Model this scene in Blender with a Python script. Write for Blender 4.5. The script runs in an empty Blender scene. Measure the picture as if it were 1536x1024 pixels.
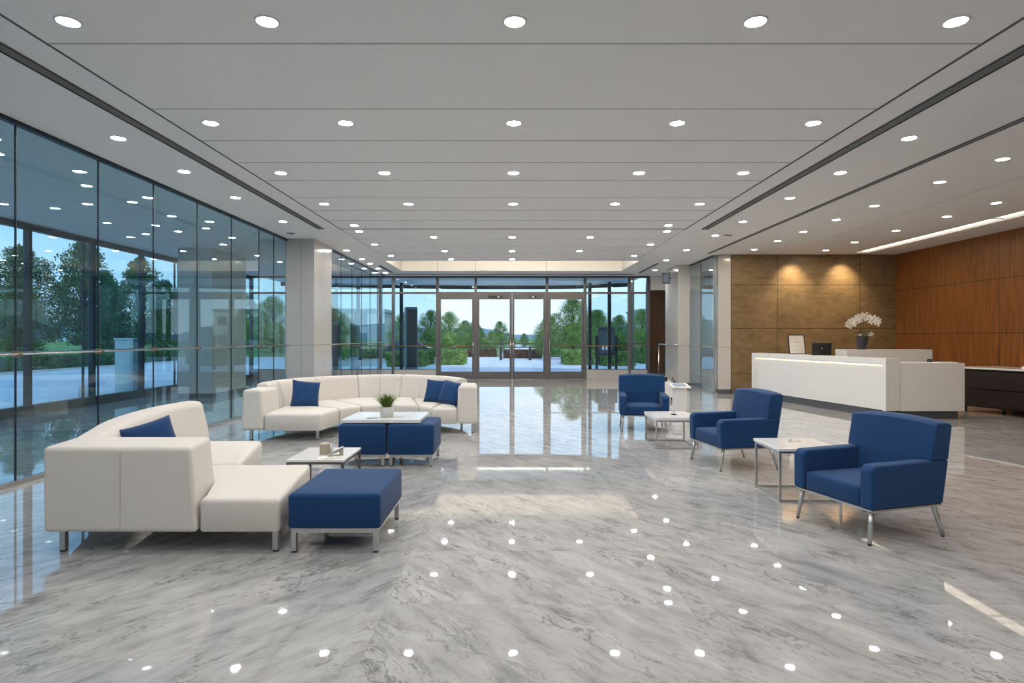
import bpy, bmesh, math, random
from mathutils import Vector, Matrix
R = random.Random(7)
S = bpy.context.scene
COL = S.collection
PI = math.pi

# ------------------------------------------------------------------ camera
cam_d = bpy.data.cameras.new('camera'); cam = bpy.data.objects.new('camera', cam_d); COL.objects.link(cam)
cam.location = (0, 0, 1.6); cam.rotation_euler = (PI/2, 0, 0)
cam_d.sensor_width = 36; cam_d.lens = 36*900/1536; cam_d.shift_y = -6/1536
cam_d.clip_start = 0.05; cam_d.clip_end = 2000
S.camera = cam
S.view_settings.view_transform = 'Standard'; S.view_settings.look = 'None'
S.view_settings.exposure = 0.6; S.view_settings.gamma = 1; S.view_settings.use_curve_mapping = False
DOWN_E = 195.0      # downlight lens radiance

# ------------------------------------------------------------------ world + sun
W = bpy.data.worlds.new('sky'); S.world = W; W.use_nodes = True
nt = W.node_tree; nt.nodes.clear()
def N(t, ty, **k):
    n = t.nodes.new(ty)
    for a, v in k.items(): setattr(n, a, v)
    return n
tc = N(nt, 'ShaderNodeTexCoord'); sep = N(nt, 'ShaderNodeSeparateXYZ')
nt.links.new(tc.outputs['Generated'], sep.inputs[0])
rp = N(nt, 'ShaderNodeValToRGB'); e = rp.color_ramp.elements
e[0].position = 0.0; e[0].color = (0.72, 0.86, 0.98, 1)
e[1].position = 0.6; e[1].color = (0.20, 0.42, 0.80, 1)
m_ = rp.color_ramp.elements.new(0.18); m_.color = (0.50, 0.71, 0.95, 1)
nt.links.new(sep.outputs[2], rp.inputs[0])
mp = N(nt, 'ShaderNodeMapping'); mp.inputs['Scale'].default_value = (2.0, 2.0, 9.0)
nt.links.new(tc.outputs['Generated'], mp.inputs[0])
cn = N(nt, 'ShaderNodeTexNoise'); cn.inputs['Scale'].default_value = 2.2; cn.inputs['Detail'].default_value = 5
nt.links.new(mp.outputs[0], cn.inputs['Vector'])
cr = N(nt, 'ShaderNodeMapRange'); cr.inputs[1].default_value = 0.48; cr.inputs[2].default_value = 0.72; cr.inputs[4].default_value = 0.6
nt.links.new(cn.outputs[0], cr.inputs[0])
mx = N(nt, 'ShaderNodeMix', data_type='RGBA'); mx.inputs['B'].default_value = (0.88, 0.92, 0.97, 1)
nt.links.new(cr.outputs[0], mx.inputs['Factor']); nt.links.new(rp.outputs[0], mx.inputs['A'])
bg = N(nt, 'ShaderNodeBackground'); bg.inputs[1].default_value = 1.1
nt.links.new(mx.outputs['Result'], bg.inputs[0])
wo = N(nt, 'ShaderNodeOutputWorld'); nt.links.new(bg.outputs[0], wo.inputs[0])
sd = bpy.data.lights.new('sun', 'SUN'); sd.energy = 1.6; sd.angle = math.radians(6); sd.color = (1, .95, .86)
sun = bpy.data.objects.new('sun', sd); COL.objects.link(sun)
sun.rotation_euler = Vector((0.25, -0.75, 0.75)).to_track_quat('Z', 'Y').to_euler()

# ------------------------------------------------------------------ materials
def mat(name, col, rough=.5, metal=0, coat=0, emit=None, es=0, spec=.5, bump=None, sheen=0):
    m = bpy.data.materials.new(name); m.use_nodes = True; t = m.node_tree
    b = t.nodes['Principled BSDF']
    b.inputs['Base Color'].default_value = (*col, 1); b.inputs['Roughness'].default_value = rough
    b.inputs['Metallic'].default_value = metal; b.inputs['Coat Weight'].default_value = coat
    b.inputs['Coat Roughness'].default_value = .04; b.inputs['Specular IOR Level'].default_value = spec
    if sheen: b.inputs['Sheen Weight'].default_value = sheen
    if emit: b.inputs['Emission Color'].default_value = (*emit, 1); b.inputs['Emission Strength'].default_value = es
    if bump or True:
        sc, st, var = bump or (40, 0.0, .03)
        c = N(t, 'ShaderNodeTexCoord'); n = N(t, 'ShaderNodeTexNoise'); n.inputs['Scale'].default_value = sc; n.inputs['Detail'].default_value = 3
        t.links.new(c.outputs['Object'], n.inputs['Vector'])
        hs = N(t, 'ShaderNodeMapRange'); hs.inputs[3].default_value = 1-var; hs.inputs[4].default_value = 1+var
        t.links.new(n.outputs[0], hs.inputs[0])
        vm = N(t, 'ShaderNodeVectorMath', operation='SCALE'); vm.inputs[0].default_value = col
        t.links.new(hs.outputs[0], vm.inputs['Scale']); t.links.new(vm.outputs[0], b.inputs['Base Color'])
        if st:
            bp = N(t, 'ShaderNodeBump'); bp.inputs['Strength'].default_value = st; bp.inputs['Distance'].default_value = .01
            t.links.new(n.outputs[0], bp.inputs['Height']); t.links.new(bp.outputs[0], b.inputs['Normal'])
    return m
def glass(name, tint, base=.045):
    m = bpy.data.materials.new(name); m.use_nodes = True; t = m.node_tree; t.nodes.clear()
    lw = N(t, 'ShaderNodeLayerWeight'); lw.inputs['Blend'].default_value = .5
    p = N(t, 'ShaderNodeMath', operation='POWER'); p.inputs[1].default_value = 5
    t.links.new(lw.outputs['Facing'], p.inputs[0])
    mr = N(t, 'ShaderNodeMapRange'); mr.inputs[3].default_value = base; mr.inputs[4].default_value = 1
    t.links.new(p.outputs[0], mr.inputs[0])
    tr = N(t, 'ShaderNodeBsdfTransparent'); tr.inputs[0].default_value = (*tint, 1)
    gl = N(t, 'ShaderNodeBsdfGlossy'); gl.inputs['Roughness'].default_value = .0; gl.inputs[0].default_value = (.95, 1, 1, 1)
    x = N(t, 'ShaderNodeMixShader'); o = N(t, 'ShaderNodeOutputMaterial')
    t.links.new(mr.outputs[0], x.inputs[0]); t.links.new(tr.outputs[0], x.inputs[1]); t.links.new(gl.outputs[0], x.inputs[2])
    t.links.new(x.outputs[0], o.inputs[0]); return m
def leafmat(name, c1, c2):
    m = mat(name, c1, .6, spec=.2); t = m.node_tree; b = t.nodes['Principled BSDF']
    g = N(t, 'ShaderNodeObjectInfo'); c = N(t, 'ShaderNodeTexCoord'); n = N(t, 'ShaderNodeTexNoise'); n.inputs['Scale'].default_value = 2.6; n.inputs['Detail'].default_value = 8
    t.links.new(c.outputs['Object'], n.inputs['Vector'])
    mr = N(t, 'ShaderNodeMapRange'); mr.inputs[1].default_value = .35; mr.inputs[2].default_value = .65
    t.links.new(n.outputs[0], mr.inputs[0])
    x = N(t, 'ShaderNodeMix', data_type='RGBA'); x.inputs['A'].default_value = (*c1, 1); x.inputs['B'].default_value = (*c2, 1)
    t.links.new(mr.outputs[0], x.inputs['Factor']); t.links.new(x.outputs['Result'], b.inputs['Base Color'])
    return m
def math_(t, op, a, b=None):
    n = N(t, 'ShaderNodeMath', operation=op)
    for i, v in enumerate((a, b)):
        if v is None: continue
        if isinstance(v, (int, float)): n.inputs[i].default_value = v
        else: t.links.new(v, n.inputs[i])
    return n.outputs[0]

def marble():
    m = bpy.data.materials.new('polished_marble'); m.use_nodes = True; t = m.node_tree; b = t.nodes['Principled BSDF']
    c = N(t, 'ShaderNodeTexCoord'); s = N(t, 'ShaderNodeSeparateXYZ'); t.links.new(c.outputs['Object'], s.inputs[0])
    TX, TY = 1.8, 0.9
    fx = math_(t, 'DIVIDE', math_(t, 'ADD', s.outputs[0], .75), TX); fy = math_(t, 'DIVIDE', s.outputs[1], TY)
    ix = math_(t, 'FLOOR', fx); iy = math_(t, 'FLOOR', fy)
    cb = N(t, 'ShaderNodeCombineXYZ'); t.links.new(ix, cb.inputs[0]); t.links.new(iy, cb.inputs[1])
    wn = N(t, 'ShaderNodeTexWhiteNoise', noise_dimensions='3D'); t.links.new(cb.outputs[0], wn.inputs['Vector'])
    sc = N(t, 'ShaderNodeVectorMath', operation='SCALE'); sc.inputs['Scale'].default_value = 1.2; t.links.new(wn.outputs['Color'], sc.inputs[0])
    mxx = math_(t, 'ABSOLUTE', math_(t, 'ADD', s.outputs[0], .75)); bk = N(t, 'ShaderNodeCombineXYZ'); t.links.new(mxx, bk.inputs[0]); t.links.new(math_(t, 'ADD', s.outputs[1], math_(t, 'MULTIPLY', math_(t, 'GREATER_THAN', s.outputs[0], -.75), 7.3)), bk.inputs[1])
    ad = N(t, 'ShaderNodeVectorMath', operation='ADD'); t.links.new(bk.outputs[0], ad.inputs[0]); t.links.new(sc.outputs[0], ad.inputs[1])
    m0 = N(t, 'ShaderNodeMapping'); m0.inputs['Rotation'].default_value = (0, 0, math.radians(-128)); t.links.new(ad.outputs[0], m0.inputs[0])
    mp = N(t, 'ShaderNodeMapping'); mp.inputs['Scale'].default_value = (1.3, 3.6, 1); t.links.new(m0.outputs[0], mp.inputs[0])
    # warp
    w = N(t, 'ShaderNodeTexNoise'); w.inputs['Scale'].default_value = 1.6; w.inputs['Detail'].default_value = 4; t.links.new(mp.outputs[0], w.inputs['Vector'])
    ws = N(t, 'ShaderNodeVectorMath', operation='MULTIPLY_ADD'); ws.inputs[1].default_value = (.55, .55, 0); t.links.new(w.outputs['Color'], ws.inputs[0]); t.links.new(mp.outputs[0], ws.inputs[2])
    def vein(scale, width, det):
        n = N(t, 'ShaderNodeTexNoise'); n.inputs['Scale'].default_value = scale; n.inputs['Detail'].default_value = det; n.inputs['Roughness'].default_value = .55
        t.links.new(ws.outputs[0], n.inputs['Vector'])
        a = math_(t, 'ABSOLUTE', math_(t, 'SUBTRACT', n.outputs[0], .5))
        r = N(t, 'ShaderNodeMapRange', interpolation_type='SMOOTHSTEP'); r.inputs[2].default_value = width; r.inputs[3].default_value = 1; r.inputs[4].default_value = 0
        t.links.new(a, r.inputs[0]); return r.outputs[0]
    v1 = vein(1.3, .016, 7); v2 = vein(3.6, .024, 8); v3 = vein(.9, .16, 5)
    # patchiness limits veins
    pn = N(t, 'ShaderNodeTexNoise'); pn.inputs['Scale'].default_value = 1.1; pn.inputs['Detail'].default_value = 3; t.links.new(mp.outputs[0], pn.inputs['Vector'])
    pr = N(t, 'ShaderNodeMapRange'); pr.inputs[1].default_value = .38; pr.inputs[2].default_value = .62; t.links.new(pn.outputs[0], pr.inputs[0])
    cloud = N(t, 'ShaderNodeTexNoise'); cloud.inputs['Scale'].default_value = 2.2; cloud.inputs['Detail'].default_value = 8; cloud.inputs['Roughness'].default_value = .62; t.links.new(ws.outputs[0], cloud.inputs['Vector'])
    ramp = N(t, 'ShaderNodeValToRGB'); q = ramp.color_ramp.elements
    q[0].position = .30; q[0].color = (.27, .27, .275, 1); q[1].position = .68; q[1].color = (.52, .512, .505, 1)
    k = ramp.color_ramp.elements.new(.48); k.color = (.43, .424, .418, 1)
    t.links.new(cloud.outputs[0], ramp.inputs[0])
    def dark(prev, f, amt, col):
        x = N(t, 'ShaderNodeMix', data_type='RGBA'); x.inputs['B'].default_value = (*col, 1)
        t.links.new(prev, x.inputs['A']); t.links.new(math_(t, 'MULTIPLY', f, amt), x.inputs['Factor']); return x.outputs['Result']
    o = dark(ramp.outputs[0], v3, .14, (.27, .27, .275))
    o = dark(o, math_(t, 'MULTIPLY', v1, pr.outputs[0]), .7, (.11, .11, .112))
    o = dark(o, math_(t, 'MULTIPLY', v2, pr.outputs[0]), .55, (.17, .168, .168))
    # per tile tone
    tn = N(t, 'ShaderNodeMapRange'); tn.inputs[3].default_value = .95; tn.inputs[4].default_value = 1.05; t.links.new(wn.outputs[0], tn.inputs[0])
    vs = N(t, 'ShaderNodeVectorMath', operation='SCALE'); t.links.new(o, vs.inputs[0]); t.links.new(tn.outputs[0], vs.inputs['Scale'])
    # joints
    def joint(f, size):
        a = math_(t, 'ABSOLUTE', math_(t, 'SUBTRACT', math_(t, 'FRACT', f), .5))
        return math_(t, 'GREATER_THAN', a, .5-.0015/size)
    j = math_(t, 'MAXIMUM', joint(fx, TX), joint(fy, TY))
    o = dark(vs.outputs[0], j, .3, (.2, .19, .18))
    t.links.new(o, b.inputs['Base Color'])
    b.inputs['IOR'].default_value = 1.6; b.inputs['Specular IOR Level'].default_value = .95
    rn = N(t, 'ShaderNodeMapRange'); rn.inputs[3].default_value = .008; rn.inputs[4].default_value = .028; t.links.new(pn.outputs[0], rn.inputs[0]); t.links.new(rn.outputs[0], b.inputs['Roughness'])
    return m

def woodmat(name, c1, c2, axis_scale, joints=(), rough=.35, axis=None, nscale=1.0, spots=False):
    """grain noise stretched by axis_scale; joints = list of (axis index, position)"""
    m = bpy.data.materials.new(name); m.use_nodes = True; t = m.node_tree; b = t.nodes['Principled BSDF']
    c = N(t, 'ShaderNodeTexCoord'); s = N(t, 'ShaderNodeSeparateXYZ'); t.links.new(c.outputs['Object'], s.inputs[0])
    mp = N(t, 'ShaderNodeMapping'); mp.inputs['Scale'].default_value = axis_scale; t.links.new(c.outputs['Object'], mp.inputs[0])
    n = N(t, 'ShaderNodeTexNoise'); n.inputs['Scale'].default_value = nscale; n.inputs['Detail'].default_value = 8; n.inputs['Distortion'].default_value = .4
    t.links.new(mp.outputs[0], n.inputs['Vector'])
    r = N(t, 'ShaderNodeValToRGB'); r.color_ramp.elements[0].position = .32; r.color_ramp.elements[0].color = (*c1, 1)
    r.color_ramp.elements[1].position = .7; r.color_ramp.elements[1].color = (*c2, 1); t.links.new(n.outputs[0], r.inputs[0])
    o = r.outputs[0]
    if spots:
        n2 = N(t, 'ShaderNodeTexNoise'); n2.inputs['Scale'].default_value = 2.2; n2.inputs['Detail'].default_value = 7; n2.inputs['Roughness'].default_value = .7
        mp2 = N(t, 'ShaderNodeMapping'); mp2.inputs['Scale'].default_value = (1, 1, 1.8); t.links.new(c.outputs['Object'], mp2.inputs[0]); t.links.new(mp2.outputs[0], n2.inputs['Vector'])
        x = N(t, 'ShaderNodeMix', data_type='RGBA', blend_type='MULTIPLY'); x.inputs['Factor'].default_value = .8
        r2 = N(t, 'ShaderNodeValToRGB'); r2.color_ramp.elements[0].position = .3; r2.color_ramp.elements[0].color = (.66, .63, .58, 1); r2.color_ramp.elements[1].position = .7; r2.color_ramp.elements[1].color = (1.2, 1.2, 1.2, 1)
        t.links.new(n2.outputs[0], r2.inputs[0]); t.links.new(o, x.inputs['A']); t.links.new(r2.outputs[0], x.inputs['B']); o = x.outputs['Result']
    f = None
    for ax, p in joints:
        g = math_(t, 'LESS_THAN', math_(t, 'ABSOLUTE', math_(t, 'SUBTRACT', s.outputs[ax], p)), .009)
        f = g if f is None else math_(t, 'MAXIMUM', f, g)
    if f is not None:
        x = N(t, 'ShaderNodeMix', data_type='RGBA'); x.inputs['B'].default_value = (.025, .015, .01, 1)
        t.links.new(o, x.inputs['A']); t.links.new(math_(t, 'MULTIPLY', f, .8), x.inputs['Factor']); o = x.outputs['Result']
    t.links.new(o, b.inputs['Base Color']); b.inputs['Roughness'].default_value = rough
    return m
def paving(name, c1, c2, tx, ty):
    m = bpy.data.materials.new(name); m.use_nodes = True; t = m.node_tree; b = t.nodes['Principled BSDF']
    c = N(t, 'ShaderNodeTexCoord'); s = N(t, 'ShaderNodeSeparateXYZ'); t.links.new(c.outputs['Object'], s.inputs[0])
    n = N(t, 'ShaderNodeTexNoise'); n.inputs['Scale'].default_value = .35; n.inputs['Detail'].default_value = 8; t.links.new(c.outputs['Object'], n.inputs['Vector'])
    r = N(t, 'ShaderNodeValToRGB'); r.color_ramp.elements[0].position = .35; r.color_ramp.elements[0].color = (*c1, 1); r.color_ramp.elements[1].position = .65; r.color_ramp.elements[1].color = (*c2, 1)
    t.links.new(n.outputs[0], r.inputs[0])
    f = None
    for a, d in ((0, tx), (1, ty)):
        q = math_(t, 'GREATER_THAN', math_(t, 'ABSOLUTE', math_(t, 'SUBTRACT', math_(t, 'FRACT', math_(t, 'DIVIDE', s.outputs[a], d)), .5)), .5-.02/d)
        f = q if f is None else math_(t, 'MAXIMUM', f, q)
    x = N(t, 'ShaderNodeMix', data_type='RGBA'); x.inputs['B'].default_value = (c1[0]*.6, c1[1]*.6, c1[2]*.6, 1)
    t.links.new(r.outputs[0], x.inputs['A']); t.links.new(math_(t, 'MULTIPLY', f, .6), x.inputs['Factor'])
    t.links.new(x.outputs['Result'], b.inputs['Base Color']); b.inputs['Roughness'].default_value = .45
    return m

M = dict(
    floor=marble(),
    ceil=mat('ceiling_paint', (.74, .73, .72), .75, bump=(3, 0, .02)),
    joint=mat('shadow_joint', (.09, .09, .09), .8),
    joint2=mat('fine_joint', (.30, .30, .30), .8),
    white_wall=mat('white_paint', (.72, .71, .69), .6),
    cream=mat('cream_plaster', (.82, .79, .74), .6),
    panel=mat('lacquered_grey_panel', (.44, .42, .40), .16, coat=.4, bump=(2, 0, .05)),
    beige_panel=mat('lacquered_beige_panel', (.56, .53, .49), .2, coat=.4, bump=(2, 0, .05)),
    base=mat('grey_base', (.09, .10, .11), .4),
    alu=mat('bronze_aluminium', (.13, .125, .125), .38, .5),
    alul=mat('light_aluminium', (.42, .40, .38), .35, .7),
    dark=mat('dark_blue_frame', (.018, .030, .042), .35, .4),
    chrome=mat('chrome', (.72, .71, .69), .14, 1),
    steel=mat('brushed_steel', (.55, .54, .53), .3, .9),
    brass=mat('bronze_fitting', (.30, .19, .10), .35, .8),
    black=mat('black_plastic', (.012, .012, .014), .35),
    rubber=mat('black_rubber', (.015, .015, .015), .7),
    cream_fab=mat('cream_upholstery', (.66, .62, .565), .8, spec=.25, sheen=.15, bump=(260, .10, .03)),
    seam=mat('cream_seam', (.50, .45, .39), .9),
    blue=mat('blue_upholstery', (.009, .048, .145), .85, spec=.2, sheen=.12, bump=(420, .25, .30)),
    pillow=mat('blue_pillow_cloth', (.014, .050, .145), .9, spec=.15, sheen=.15, bump=(300, .3, .25)),
    thread=mat('pale_thread', (.25, .33, .48), .8),
    table=mat('white_laminate', (.78, .77, .76), .22, coat=.3),
    desk=mat('white_solid_surface', (.76, .75, .73), .3),
    plinth=mat('dark_grey_plinth', (.085, .09, .10), .5),
    led=mat('warm_led', (1, .9, .7), .5, emit=(1, .80, .52), es=3.2),
    cove=mat('cove_panel', (1, .95, .85), .5, emit=(1, .88, .70), es=1.0),
    cove2=mat('cove_led', (1, .95, .85), .5, emit=(1, .90, .78), es=24),
    lens=mat('downlight_lens', (1, 1, 1), .5, emit=(1, .968, .93), es=DOWN_E),
    lensw=mat('warm_downlight_lens', (1, 1, 1), .5, emit=(1, .84, .64), es=DOWN_E*.65),
    lensc=mat('cool_downlight_lens', (1, 1, 1), .5, emit=(1, .97, .93), es=26),
    trimring=mat('white_trim_ring', (.7, .7, .7), .4),
    glass=glass('tinted_glass', (.80, .905, .925)),
    glasso=glass('outer_glass', (.80, .90, .945)),
    glassc=glass('clear_glass', (.93, .965, .97), .05),
    glassd=glass('dusky_glass', (.70, .83, .87), .05),
    wood=woodmat('reddish_wood_panelling', (.16, .052, .012), (.30, .110, .028), (1, 9, .6), [(2, 2.92), (2, 1.70), (1, 9.2), (1, 13.4)], .32, nscale=2.2),
    bronze=woodmat('bronze_wall_panelling', (.19, .125, .062), (.255, .172, .088), (1.2, 1, 4), [(2, 3.09), (2, 1.86), (2, .58), (0, 7.52), (0, 9.86)], .42, nscale=4, spots=True),
    darkwood=woodmat('dark_veneer', (.009, .005, .004), (.022, .011, .008), (1, 1, 8), [], .4, nscale=2),
    backwood=woodmat('corridor_wood', (.13, .05, .018), (.22, .085, .03), (9, 1, .6), [(2, 2.9), (2, 1.4), (0, 6.45)], .35, nscale=2),
    drive=paving('driveway_paving', (.38, .44, .52), (.50, .56, .64), 3, 3),
    pave=paving('forecourt_paving', (.52, .56, .62), (.66, .70, .76), 1.2, 1.2),
    kerb=mat('pale_kerb', (.5, .48, .45), .8),
    grass=mat('lawn_grass', (.10, .23, .045), .95, bump=(2, .3, .25)),
    hill=mat('haze_blue_hills', (.16, .25, .32), 1, bump=(.02, 0, .15)),  # blue base colour has the distance haze mixed in
    soil=mat('soil', (.10, .06, .04), .95),
    leafd=leafmat('dark_leaves', (.012, .055, .028), (.045, .14, .04)),
    leafm=leafmat('green_leaves', (.022, .085, .02), (.16, .31, .065)),
    leafl=leafmat('light_green_leaves', (.05, .15, .03), (.28, .43, .10)),
    leafr=leafmat('dark_red_leaves', (.045, .018, .015), (.12, .055, .035)),
    grassleaf=leafmat('grass_blades', (.045, .10, .015), (.20, .30, .05)),
    orchidleaf=mat('orchid_leaf', (.018, .055, .015), .4),
    petal=mat('white_petal', (.86, .82, .78), .6),
    centre=mat('yellow_centre', (.65, .45, .10), .6),
    pot=mat('dark_stone_pot', (.035, .035, .04), .45, bump=(30, .4, .5)),
    wpot=mat('white_pot', (.66, .65, .63), .6, bump=(60, .2, .08)),
    bark=mat('bark', (.06, .045, .032), .9, bump=(8, .6, .3)),
    paper=mat('paper', (.78, .75, .70), .7),
    ink=mat('faded_ink', (.45, .42, .38), .7),
    beige=mat('beige_plastic', (.42, .36, .28), .45),
    bldg=mat('pale_render', (.60, .56, .52), .8),
    bglass=mat('building_window', (.06, .09, .12), .1),
    soffit=mat('white_soffit', (.80, .82, .84), .5),
    kiosk=mat('pale_blue_metal', (.30, .42, .46), .4),
    sign=mat('dark_sign_panel', (.03, .04, .055), .35),
    signs=mat('blue_grey_metal', (.20, .26, .33), .35),
    carp=mat('car_paint', (.02, .025, .035), .2, coat=1),
)

# ------------------------------------------------------------------ builders
def props(o, label=None, cat=None, group=None, kind=None):
    if label: o['label'] = label
    if cat: o['category'] = cat
    if group: o['group'] = group
    if kind: o['kind'] = kind
    return o
def thing(name, label, cat, loc=(0, 0, 0), rz=0, group=None, kind=None):
    o = bpy.data.objects.new(name, None); COL.objects.link(o); o.empty_display_size = .1
    o.location = loc; o.rotation_euler = (0, 0, rz)
    return props(o, label, cat, group, kind)
def copytree(o, parent=None):
    c = o.copy(); COL.objects.link(c); c.parent = parent
    for ch in o.children: copytree(ch, c)
    return c
class MB:
    def __init__(s): s.v = []; s.f = []
    def add(s, vs, fs):
        k = len(s.v); s.v += [tuple(v) for v in vs]; s.f += [tuple(i+k for i in f) for f in fs]; return s
    def box(s, x0, x1, y0, y1, z0, z1):
        x0, x1 = sorted((x0, x1)); y0, y1 = sorted((y0, y1)); z0, z1 = sorted((z0, z1))
        return s.add([(x0,y0,z0),(x1,y0,z0),(x1,y1,z0),(x0,y1,z0),(x0,y0,z1),(x1,y0,z1),(x1,y1,z1),(x0,y1,z1)],
                     [(3,2,1,0),(4,5,6,7),(0,1,5,4),(1,2,6,5),(2,3,7,6),(3,0,4,7)])
    def prism(s, lo, hi, z0, z1):
        if hi is None: hi = lo
        ar = sum(lo[i-1][0]*lo[i][1]-lo[i][0]*lo[i-1][1] for i in range(len(lo)))
        if ar < 0: lo = lo[::-1]; hi = hi[::-1]
        n = len(lo)
        return s.add([(x, y, z0) for x, y in lo]+[(x, y, z1) for x, y in hi],
                     [tuple(range(n-1, -1, -1)), tuple(range(n, 2*n))]+[(i, (i+1) % n, (i+1) % n+n, i+n) for i in range(n)])
    def tube(s, pts, r, seg=8, r2=None, cap=True):
        pts = [Vector(p) for p in pts]; n = len(pts); vs = []; up = Vector((0, 0, 1))
        for i, p in enumerate(pts):
            d = (pts[min(i+1, n-1)]-pts[max(i-1, 0)]).normalized()
            a = d.cross(up); a = a.normalized() if a.length > .01 else Vector((1, 0, 0)); b = d.cross(a).normalized()
            rr = r if r2 is None else r+(r2-r)*i/(n-1)
            for k in range(seg):
                t = 2*PI*(k+.5)/seg; vs.append(p+a*rr*math.cos(t)+b*rr*math.sin(t))
        fs = [(i*seg+k, (i+1)*seg+k, (i+1)*seg+(k+1) % seg, i*seg+(k+1) % seg) for i in range(n-1) for k in range(seg)]
        if cap: fs += [tuple(range(seg)), tuple(range((n-1)*seg, n*seg))[::-1]]
        return s.add(vs, fs)
    def lathe(s, prof, c=(0, 0, 0), seg=24, cap=True):
        n = len(prof); vs = [(c[0]+r*math.cos(2*PI*k/seg), c[1]+r*math.sin(2*PI*k/seg), c[2]+z) for r, z in prof for k in range(seg)]
        fs = [(i*seg+k, i*seg+(k+1) % seg, (i+1)*seg+(k+1) % seg, (i+1)*seg+k) for i in range(n-1) for k in range(seg)]
        if cap: fs += [tuple(range(seg))[::-1], tuple(range((n-1)*seg, n*seg))]
        return s.add(vs, fs)
    def ball(s, c, rx, ry=None, rz=None, seg=10, rings=6):
        ry = ry or rx; rz = rz or rx
        pr = [(math.sin(PI*i/rings), -math.cos(PI*i/rings)) for i in range(rings+1)]
        vs = [(c[0]+rx*max(r, .001)*math.cos(2*PI*k/seg), c[1]+ry*max(r, .001)*math.sin(2*PI*k/seg), c[2]+rz*z) for r, z in pr for k in range(seg)]
        return s.add(vs, [(i*seg+k, i*seg+(k+1) % seg, (i+1)*seg+(k+1) % seg, (i+1)*seg+k) for i in range(rings) for k in range(seg)])
    def build(s, name, m, parent=None, bevel=0, segs=3, smooth=None, off=None, **kw):
        me = bpy.data.meshes.new(name)
        vs = s.v if off is None else [(x-off[0], y-off[1], z-off[2]) for x, y, z in s.v]
        me.from_pydata(vs, [], s.f); me.materials.append(m if not isinstance(m, str) else M[m])
        bm = bmesh.new(); bm.from_mesh(me); bmesh.ops.recalc_face_normals(bm, faces=bm.faces); bm.to_mesh(me); bm.free()
        o = bpy.data.objects.new(name, me); COL.objects.link(o)
        if parent: o.parent = parent
        if smooth or (smooth is None and bevel): me.polygons.foreach_set('use_smooth', [True]*len(me.polygons))
        if bevel:
            b = o.modifiers.new('bevel', 'BEVEL'); b.width = bevel; b.segments = segs; b.limit_method = 'ANGLE'; b.angle_limit = math.radians(28); b.harden_normals = True
        return props(o, **kw) if kw else o
def smooth_by_angle(o, deg=40):
    me = o.data; me.polygons.foreach_set('use_smooth', [True]*len(me.polygons)); me.set_sharp_from_angle(angle=math.radians(deg)); return o
def B(*a): return MB().box(*a)

H = 3.95
# ================================================================== SETTING
B(-10.1, 11.1, -3, 23.1, -.15, 0).prism([(5.2, 23.1), (8.2, 23.1), (8.2, 27.8), (6.2, 27.8)], None, -.15, 0).build('floor', 'floor', kind='structure')
c = MB()
for r in ((-10.1, -3.9, -3, 23.1), (-3.9, 3.9, -3, 18.4), (-3.9, 3.9, 21.2, 23.1), (3.9, 9.5, -3, 23.1), (9.5, 9.87, 16.62, 23.1), (9.87, 11.1, -3, 23.1)):
    c.box(*r, H, H+.17)
c.prism([(5.2, 23.1), (8.2, 23.1), (8.2, 27.8), (6.2, 27.8)], None, H, H+.17)
ceiling = c.build('ceiling', 'ceil', kind='structure')
# raised cream recess near the doors
rec = MB().box(-4.0, -3.9, 18.3, 21.3, H+.17, 4.62).box(3.9, 4.0, 18.3, 21.3, H+.17, 4.62).box(-3.9, 3.9, 21.2, 21.3, H+.17, 4.62).box(-3.9, 3.9, 18.3, 18.4, H+.17, 4.62).box(-4.0, 4.0, 18.3, 21.3, 4.62, 4.7)
rec.build('recess_lining', 'cream', ceiling)
MB().box(-3.895, -3.885, 18.41, 21.19, H+.005, H+.175).box(3.885, 3.895, 18.41, 21.19, H+.005, H+.175).box(-3.88, 3.88, 21.185, 21.195, H+.005, H+.175).build('recess_edge', 'cream', ceiling)
rj = MB()
for x in (-2.62, -1.29, 1.22): rj.box(x-.006, x+.006, 21.175, 21.187, H+.01, 4.6)
rj.build('recess_joint', 'joint2', ceiling)
B(-3.6, 3.6, 18.42, 18.50, 4.40, 4.44).build('cove_led', 'cove2', ceiling)
# light slot over reception
B(9.5, 9.87, -3, 16.62, H+.045, H+.07).build('light_slot_panel', 'cove', ceiling)
B(9.5, 9.87, 12.03, 12.055, H+.03, H+.044).build('light_slot_joint', 'joint2', ceiling)
# joints of the ceiling boards
j = MB()
for y in (3.6, 4.80, 6.17, 7.16, 8.06, 8.99, 10.07, 11.1, 12.05): j.box(-3.72, 3.76, y-.007, y+.007, H-.002, H+.01)
for y in (14.4, 15.5, 16.7): j.box(-3.72, 3.76, y-.004, y+.004, H-.002, H+.01)
j.box(-3.73, -3.715, 12.98, 18.4, H-.002, H+.01).box(3.755, 3.77, 12.98, 18.4, H-.002, H+.01).box(7.45, 7.458, -3, 17, H-.002, H+.01)
j.build('trim_1', 'joint2', kind='structure')
MB().box(-3.735, -3.71, -3, 12.98, H-.003, H+.01).box(3.75, 3.78, -3, 12.98, H-.003, H+.01).box(-3.72, 3.76, 12.96, 13.02, H-.003, H+.01).build('trim_2', 'joint', kind='structure')
B(-10.1, 11.1, -3.15, -3, -.15, H+.17).build('wall_back', 'white_wall', kind='structure')
B(6.22, 10.9, 17.0, 17.25, 0, H).build('wall_reception', 'bronze', kind='structure')
B(10.88, 11.05, -3, 17.0, 0, H).build('wall_right', 'wood', kind='structure')
B(6.22, 10.88, 16.985, 17.0, 0, .11).build('baseboard_reception', 'base', kind='structure')
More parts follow.
